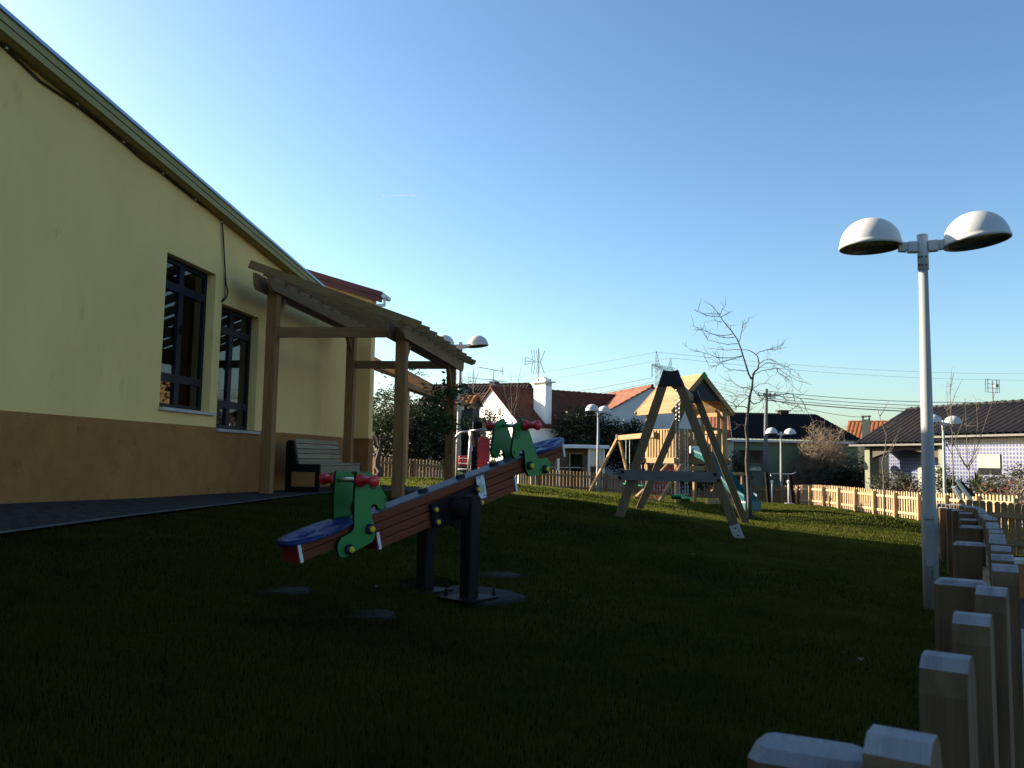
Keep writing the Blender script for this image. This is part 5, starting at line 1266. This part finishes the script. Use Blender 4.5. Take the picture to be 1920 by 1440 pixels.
plant('ivy_bush', 'reddish ivy column on the green house corner', 'bush', b, [(rel(b,1386,880,44),(.4,.4,.9),60)], 26, .08, 'leaf_grey', None, 13)
# brown leafless bush: thicket of twigs
def thicket(name, label, base, stems, n, spread_px, top_px, d, seed, m='twig', leaf=None):
    g = random.Random(seed); t = thing(name, label, 'bush', base); mb = MB()
    for i in range(stems):
        px0 = g.gauss(0,1); tp = Vector((rad(spread_px*px0*.5, d), g.uniform(-1.4,1.4), rad(top_px, d)*g.uniform(.55,1.0)*math.exp(-.28*px0*px0)))
        p0 = Vector((tp.x*.25, tp.y*.3, -.05)); pts = [p0.lerp(tp, k/5)+Vector((g.uniform(-.12,.12), g.uniform(-.12,.12), 0))*(0 < k < 5) for k in range(6)]
        mb.tube(pts, [.028*(1-.75*k/5) for k in range(6)], 4, False)
        for k in range(n):
            u = g.uniform(.2,1); j = min(4, int(u*5)); q = pts[j].lerp(pts[j+1], u*5-j); dr = Vector((g.uniform(-1,1), g.uniform(-1,1), g.uniform(.0,1.3))).normalized()*g.uniform(.3,.85)
            e = q+dr; mb.tube([q, q.lerp(e,.5)+Vector((g.uniform(-.06,.06),0,g.uniform(-.06,.06))), e], [.011,.009,.005], 3, False)
            for _ in range(2):
                f = q.lerp(e, g.uniform(.3,.9)); mb.tube([f, f+Vector((g.uniform(-1,1), g.uniform(-1,1), g.uniform(-.2,1))).normalized()*g.uniform(.15,.4)], [.007,.004], 3, False)
    mesh_obj('twigs', mb, M[m], t)
    if leaf: v, q = leaves(leaf[0], leaf[1], leaf[2], seed); np_obj('leaves', v, q, M[leaf[3]], t)
    return t
b = on_ground(1540, 46)
thicket('bare_bush', 'big brown leafless bush in front of the dark roof', b, 130, 18, 70, 160, 46, 4, leaf=([(rel(b,1520,880,46),(1.3,.8,.8),60), (rel(b,1585,870,46),(1.2,.8,.9),70), (rel(b,1545,900,46),(2.2,.8,.4),40)], 16, .075, 'leaf_grey'))
b = on_ground(1610, 44)
plant('evergreen_bush', 'dark bush at the foot of the blue house porch', 'bush', b, [(rel(b,1600,900,44),(1.3,.8,.55),80), (rel(b,1575,895,44),(1.0,.8,.7),60), (rel(b,1640,905,43),(.9,.7,.5),50)], 34, .075, 'leaf_dark', None, 15)
b = on_ground(1690, 34.5)
thicket('garden_shrub', 'twiggy grey shrub before the porch of the blue house', b, 26, 12, 45, 62, 34.5, 6, leaf=([(rel(b,1665,905,34.5),(.7,.5,.45),36), (rel(b,1705,910,34.5),(.7,.5,.4),40), (rel(b,1690,925,34.5),(1.4,.5,.3),50)], 22, .06, 'leaf_grey'))
b = on_ground(1778, 33)
plant('garden_shrub', 'dark leafy shrub behind the far fence, just right of the near lamp pole', 'bush', b, [(rel(b,1765,905,33),(.5,.5,.6),40), (rel(b,1790,920,33),(.5,.5,.5),36)], 26, .06, 'leaf_mid', None, 16)
# yucca-like plant: long arching blades
b = on_ground(1830, 27.0); yz = at(1830,915,27).z-b.z
yu = thing('yucca_plant', 'dark spiky yucca plant under the blue house window', 'plant', b); mb = MB()
for hx, hz_ in ((0,yz),(.35,yz*.75),(-.2,yz*.6)):
    mb.tube([(hx*.4,0,-.1),(hx,0,hz_)], [.08,.05], 6)
stem_mb = mb; mesh_obj('stem', stem_mb, M['bark'], yu); mb = MB()
for hx, hz_ in ((0,yz),(.35,yz*.75),(-.2,yz*.6)):
    for i in range(70):
        t = random.uniform(0, 2*math.pi); el = random.uniform(-.5,1.4); L_ = random.uniform(.45,.8); d = Vector((math.cos(t)*math.cos(el), math.sin(t)*math.cos(el), math.sin(el))); s_ = d.cross(Vector((0,0,1))); s_ = s_.normalized()*.028
        o_ = Vector((hx,0,hz_)); m1 = o_+d*L_*.55; e = o_+d*L_-Vector((0,0,.1*L_)); mb.add([o_-s_, o_+s_, m1+s_, m1-s_, e], [(0,1,2,3),(3,2,4)])
mesh_obj('leaves', mb, M['leaf_mid'], yu)
b = on_ground(1888, 26.0)
fl = thicket('flowering_shrub', 'twiggy shrub with red flowers at the right edge', b, 26, 14, 50, 95, 26.0, 9, leaf=([(rel(b,1870,915,26),(.6,.5,.35),40), (rel(b,1905,905,26),(.6,.5,.5),44)], 22, .05, 'leaf_grey'))
g_ = np.random.default_rng(5)
for i, (px, p_y) in enumerate(((1858,918),(1871,919),(1883,915),(1848,925),(1845,908),(1893,903))):
    c = Vector(rel(b, px, p_y, 25.4)); v, q = leaves([(tuple(c),(.02,.02,.02),3)], 5, .022, 40+i, .2); np_obj('flower', v, q, M['petal'], fl)

# main bare tree: branches traced in the photo plane, then spread in depth
TD = 18.0; tb = on_ground(1406, TD)
bt = thing('bare_tree', 'young leafless tree with arching branches right of the tower', 'tree', tb)
def tz(px, py, dy=0.0): q = at(px, py, TD+dy)-tb; return Vector((q.x, q.y, q.z))
def z8(a, b): return (1280+a/6.26, 550+b/6.26)
trunk_px = [(1407,976),(1405,940),(1403,902),(1400,866),(1402,830),(1399,803),(1402,776),(1406,742),(1410,726),(1412,702)]
mb = MB(); pts = [tz(*p) for p in trunk_px]; pts[0].z -= .1
mb.tube(pts, [.056,.050,.044,.039,.036,.034,.031,.028,.025,.022], 10)
lead1 = [z8(*p) for p in ((815,985),(805,1005),(775,950),(760,900),(735,820),(710,740),(680,640),(640,540),(580,450),(480,330),(420,240),(350,150),(245,85))]
lead2 = [z8(*p) for p in ((825,950),(850,915),(880,890),(895,820),(880,740),(840,700),(770,665),(690,660))]
mb.tube([tz(*p, -.02*i) for i, p in enumerate(lead1)], [.020,.020,.019,.018,.017,.016,.015,.013,.011,.009,.007,.006,.003], 7)
mb.tube([tz(*p, .04*i) for i, p in enumerate(lead2)], [.021,.019,.018,.015,.013,.010,.008,.006], 7)
mesh_obj('trunk', mb, M['bark'], bt, smooth=True)
BR = [((430,270),(350,270),(250,250),(180,220),(135,180)),((430,240),(330,240),(240,235)),((600,475),(480,495),(380,485),(250,440),(190,405),(100,380)),((605,510),(500,525),(400,495),(300,455),(210,405)),
((650,590),(530,600),(420,580),(290,545),(270,505)),((690,660),(520,665),(380,650),(280,630)),((700,735),(560,760),(400,750),(300,710),(180,680),(80,655),(25,610)),((700,740),(580,770),(480,800),(400,845),(310,855),(280,790),(235,690)),
((760,910),(640,900),(550,900),(480,850),(420,770),(370,700)),((660,570),(690,470),(705,380),(770,320),(785,260)),((700,400),(720,320)),((855,720),(920,680),(1020,655),(1120,625),(1190,580),(1240,525)),((1020,660),(1090,670),(1150,640),(1180,590)),
((880,890),(950,840),(1010,810),(1100,830),(1200,850),(1300,900),(1380,975)),((895,830),(950,790),(1010,770),(1090,800),(1150,850),(1250,920),(1300,980)),((835,960),(900,920),(1000,890),(1120,880),(1220,950),(1300,1000),(1400,1040),(1470,1050)),
((1100,870),(1120,930),(1180,965),(1230,1000),(1290,1090),(1400,1170)),((820,1130),(900,1065),(990,1050),(1070,1090),(1150,1130)),((810,1140),(750,1100),(700,1110),(640,1080),(580,1030),(520,1030)),((790,1230),(740,1190),(740,1140),(780,1090),(850,1100)),
((775,1355),(720,1330),(640,1325),(580,1290),(640,1225),(590,1170),(450,1120)),((780,1240),(830,1300),(900,1280),(960,1220),(1050,1190),(1150,1185),(1280,1180),(1380,1230),(1430,1300),(1465,1400)),((820,1130),(880,1160),(960,1180),(1100,1190),(1200,1180),(1300,1185)),
((1060,1190),(1130,1200),(1200,1240),(1250,1330),(1340,1400)),((775,1370),(800,1370),(835,1305)),((440,250),(470,180),(510,125)),((450,280),(540,235)),((460,340),(380,320),(370,260)),((570,440),(560,380),(500,340)),((745,1560),(700,1545),(650,1550),(600,1600)),
((640,1325),(600,1360),(540,1390)),((580,1290),(500,1250),(430,1230)),((1000,1190),(1060,1260),(1130,1310),(1150,1400)),((850,1160),(930,1240),(950,1330),(930,1400)),((760,1220),(700,1270),(600,1380),(560,1420)),((740,1190),(640,1200),(480,1220)),((1180,1190),(1220,1270),(1160,1290)),((1290,1190),(1330,1290),(1380,1330),(1420,1410))]
mb = MB(); g = random.Random(3)
for br_ in BR:
    sgn = g.uniform(-1,1); pts = []
    P_ = [z8(*p) for p in br_]
    for i in range(len(P_)-1):
        for k in range(3):
            u = k/3; pts.append((P_[i][0]*(1-u)+P_[i+1][0]*u, P_[i][1]*(1-u)+P_[i+1][1]*u))
    pts.append(P_[-1]); n = len(pts)
    w3 = [tz(*p, sgn*1.1*(i/n)**1.2+g.uniform(-.015,.015)) for i, p in enumerate(pts)]
    w3 = [p+Vector((g.uniform(-.008,.008),0,g.uniform(-.008,.008))) for p in w3]
    thick = .0125 if br_[0] in ((775,1355),(780,1240),(745,1560)) else .0085
    mb.tube(w3, [thick*(1-.72*i/(n-1)) for i in range(n)], 5, False)
    for k in range(max(2, n//2)):
        j = g.randrange(n//4, n-1); q = w3[j]; along = (w3[j+1]-w3[j]).normalized()
        d = (along*g.uniform(.2,.9)+Vector((g.uniform(-.6,.6), g.uniform(-1,1), g.uniform(-.5,.8)))).normalized()*g.uniform(.10,.34)
        mb.tube([q, q+d*.5+Vector((0,0,g.uniform(-.02,.02))), q+d], [.0048,.004,.0025], 3, False)
mesh_obj('branches', mb, M['bark'], bt, smooth=True)
def sapling(label, px, d, top, sidebr, seed, m='bark_pale', r=.022):
    g = random.Random(seed); b = on_ground(px, d); t = thing('sapling', label, 'tree', b)
    H_ = at(px, top, d).z-b.z; mb = MB(); pts = [Vector((g.uniform(-.02,.02)*i, g.uniform(-.02,.02)*i, H_*i/8-.08*(i == 0))) for i in range(9)]
    mb.tube(pts, [r*(1-.7*i/8) for i in range(9)], 6); mesh_obj('trunk', mb, M[m], t, smooth=True); mb = MB()
    for (h, dx, dz, L_) in sidebr:
        q = pts[0].lerp(pts[-1], h); q = pts[min(8,int(h*8))].lerp(pts[min(8,int(h*8)+1)], h*8-int(h*8)) if h < .99 else pts[-1]
        pv = [q]; dr = Vector((dx, g.uniform(-.4,.4), dz)).normalized()
        for k in range(5): dr = (dr+Vector((g.uniform(-.15,.15), g.uniform(-.15,.15), .12))).normalized(); pv.append(pv[-1]+dr*L_/5)
        mb.tube(pv, [r*.5*(1-.7*k/5) for k in range(6)], 4, False)
        for k in range(5):
            a = pv[g.randrange(1,6)]; mb.tube([a, a+Vector((g.uniform(-1,1), g.uniform(-1,1), g.uniform(0,1))).normalized()*L_*.16], [r*.2, r*.1], 3, False)
    mesh_obj('branches', mb, M[m], t); return t
sapling('thin straight sapling in front of the sunlit fence', 1656, 25.5, 764, [(.92,1,.8,.5),(.80,.9,.3,.35),(.55,1,1.2,1.0),(.52,1,.8,.9),(.6,.5,1.5,.6)], 1, r=.03)
sapling('thin sapling just right of the second right-hand lamp', 1785, 29.0, 700, [(.45,-1,1.5,2.0),(.6,-.6,1.6,1.6),(.75,.5,1.6,1.2),(.5,.8,1.4,1.6),(.85,.4,2,1.0)], 2, r=.03)
sapling('bare vase-shaped sapling in front of the cream shutter', 1812, 29.5, 870, [(.9,.55,1.5,2.6),(.95,.9,1.3,3.0),(.9,-.6,1.3,2.2),(.95,.2,2.0,2.4),(.9,-.9,.8,1.4),(.95,1.0,.5,1.2)], 3, r=.035)
sapling('slender pale sapling rising before the red roof of the white house', 962, 30.0, 745, [(.62,-.35,1.6,1.2),(.7,.4,1.6,1.3),(.8,-.6,1.5,1.2),(.85,.2,2,1.4),(.97,.1,2,1.2)], 4, r=.022)
# ================================================================== GRASS
def blades(n, xr, yr, h, w, seed, keep):
    g = np.random.default_rng(seed); y = g.uniform(yr[0]**.5, yr[1]**.5, n)**2; x = (g.uniform(-1,1,n))*.66*y
    x = np.clip(x, xr[0], xr[1]); k = keep(x, y); x, y = x[k], y[k]; n = len(x); z = Gn(x, y)
    a = g.uniform(0, 2*np.pi, n); lean = g.uniform(.0,.45,n); la = g.uniform(0, 2*np.pi, n); pn = .75+.5*(np.sin(x*1.9+np.sin(y*1.3))*np.sin(y*1.7+.6*np.sin(x*2.3))*.5+.5)
    hh = h*g.uniform(.55,1.25,n)*pn; c, s = np.cos(a)*w*.5, np.sin(a)*w*.5
    v = np.empty((n,3,3), np.float32)
    v[:,0] = np.stack([x-c, y-s, z-.004], -1); v[:,1] = np.stack([x+c, y+s, z-.004], -1)
    v[:,2] = np.stack([x+np.cos(la)*lean*hh*.9, y+np.sin(la)*lean*hh*.9, z+hh], -1)
    return v.reshape(-1,3), np.arange(n*3).reshape(-1,3)
nx_ = np.array([p[0] for p in nfp]); ny_ = np.array([p[1] for p in nfp])
def keep(x, y):
    s = (x-W0.x)*T.x+(y-W0.y)*T.y; off = (x-W0.x)*NW.x+(y-W0.y)*NW.y
    wide = PAVW+np.clip((s-15.5)/1.0,0,1)*1.3+.06
    ok = (off > wide) | (s > 18.6)
    ok &= ~((x > -2.1) & (x < -1.1) & (y > 17.6+(x+2.1)*.3) & (y < 19.1+(x+2.1)*.3))
    fx = np.interp(y, ny_, nx_); ok &= ((x < fx+.05) | (y > 14.0))
    ca, sa = math.cos(yaw), math.sin(yaw); 
    fp = on_ground(862, 6.42); lx = (x-fp.x)*ca+(y-fp.y)*sa; ly = -(x-fp.x)*sa+(y-fp.y)*ca
    ok &= ~((np.abs(lx) < .26) & (np.abs(ly) < .46))
    return ok
vs3 = []; fs3 = []; base = 0
for args in ((340000,(-6,8),(2.2,8.5),.034,.0065,1), (300000,(-6,12),(8.5,18),.032,.011,2), (420000,(-8,22),(17,44),.026,.017,3)):
    v, f = blades(args[0], args[1], args[2], args[3], args[4], args[5], keep); vs3.append(v); fs3.append(f+base); base += len(v)
gr = np_obj('grass', np.concatenate(vs3), np.concatenate(fs3), M['grass']); gr['kind'] = 'stuff'; gr['label'] = 'short mown grass covering the playground lawn'; gr['category'] = 'grass'
# a few fallen leaves on the lawn
g = random.Random(21)
for i, (px, d, wh_) in enumerate(((716,6.1,'in the shade left of the seesaw posts'), (1608,5.2,'on the dark lawn near the right-hand fence'), (1300,9.4,'on the lawn in front of the swing'))):
    p = on_ground(px, d, .035); mb = MB().add([(-.03,0,0),(-.01,.02,.008),(.03,.004,0),(0,-.022,.01)], [(0,3,2,1),]); mb.add([(-.03,0,-.002),(-.01,.02,.006),(.03,.004,-.002),(0,-.022,.008)], [(0,1,2,3)])
    o = mesh_obj('fallen_leaf', mb, M['bark_pale']); o.location = p; o.rotation_euler = (.1,.1,g.uniform(0,6)); tag(o, 'pale fallen leaf lying '+wh_, 'leaf', 'fallen leaves')
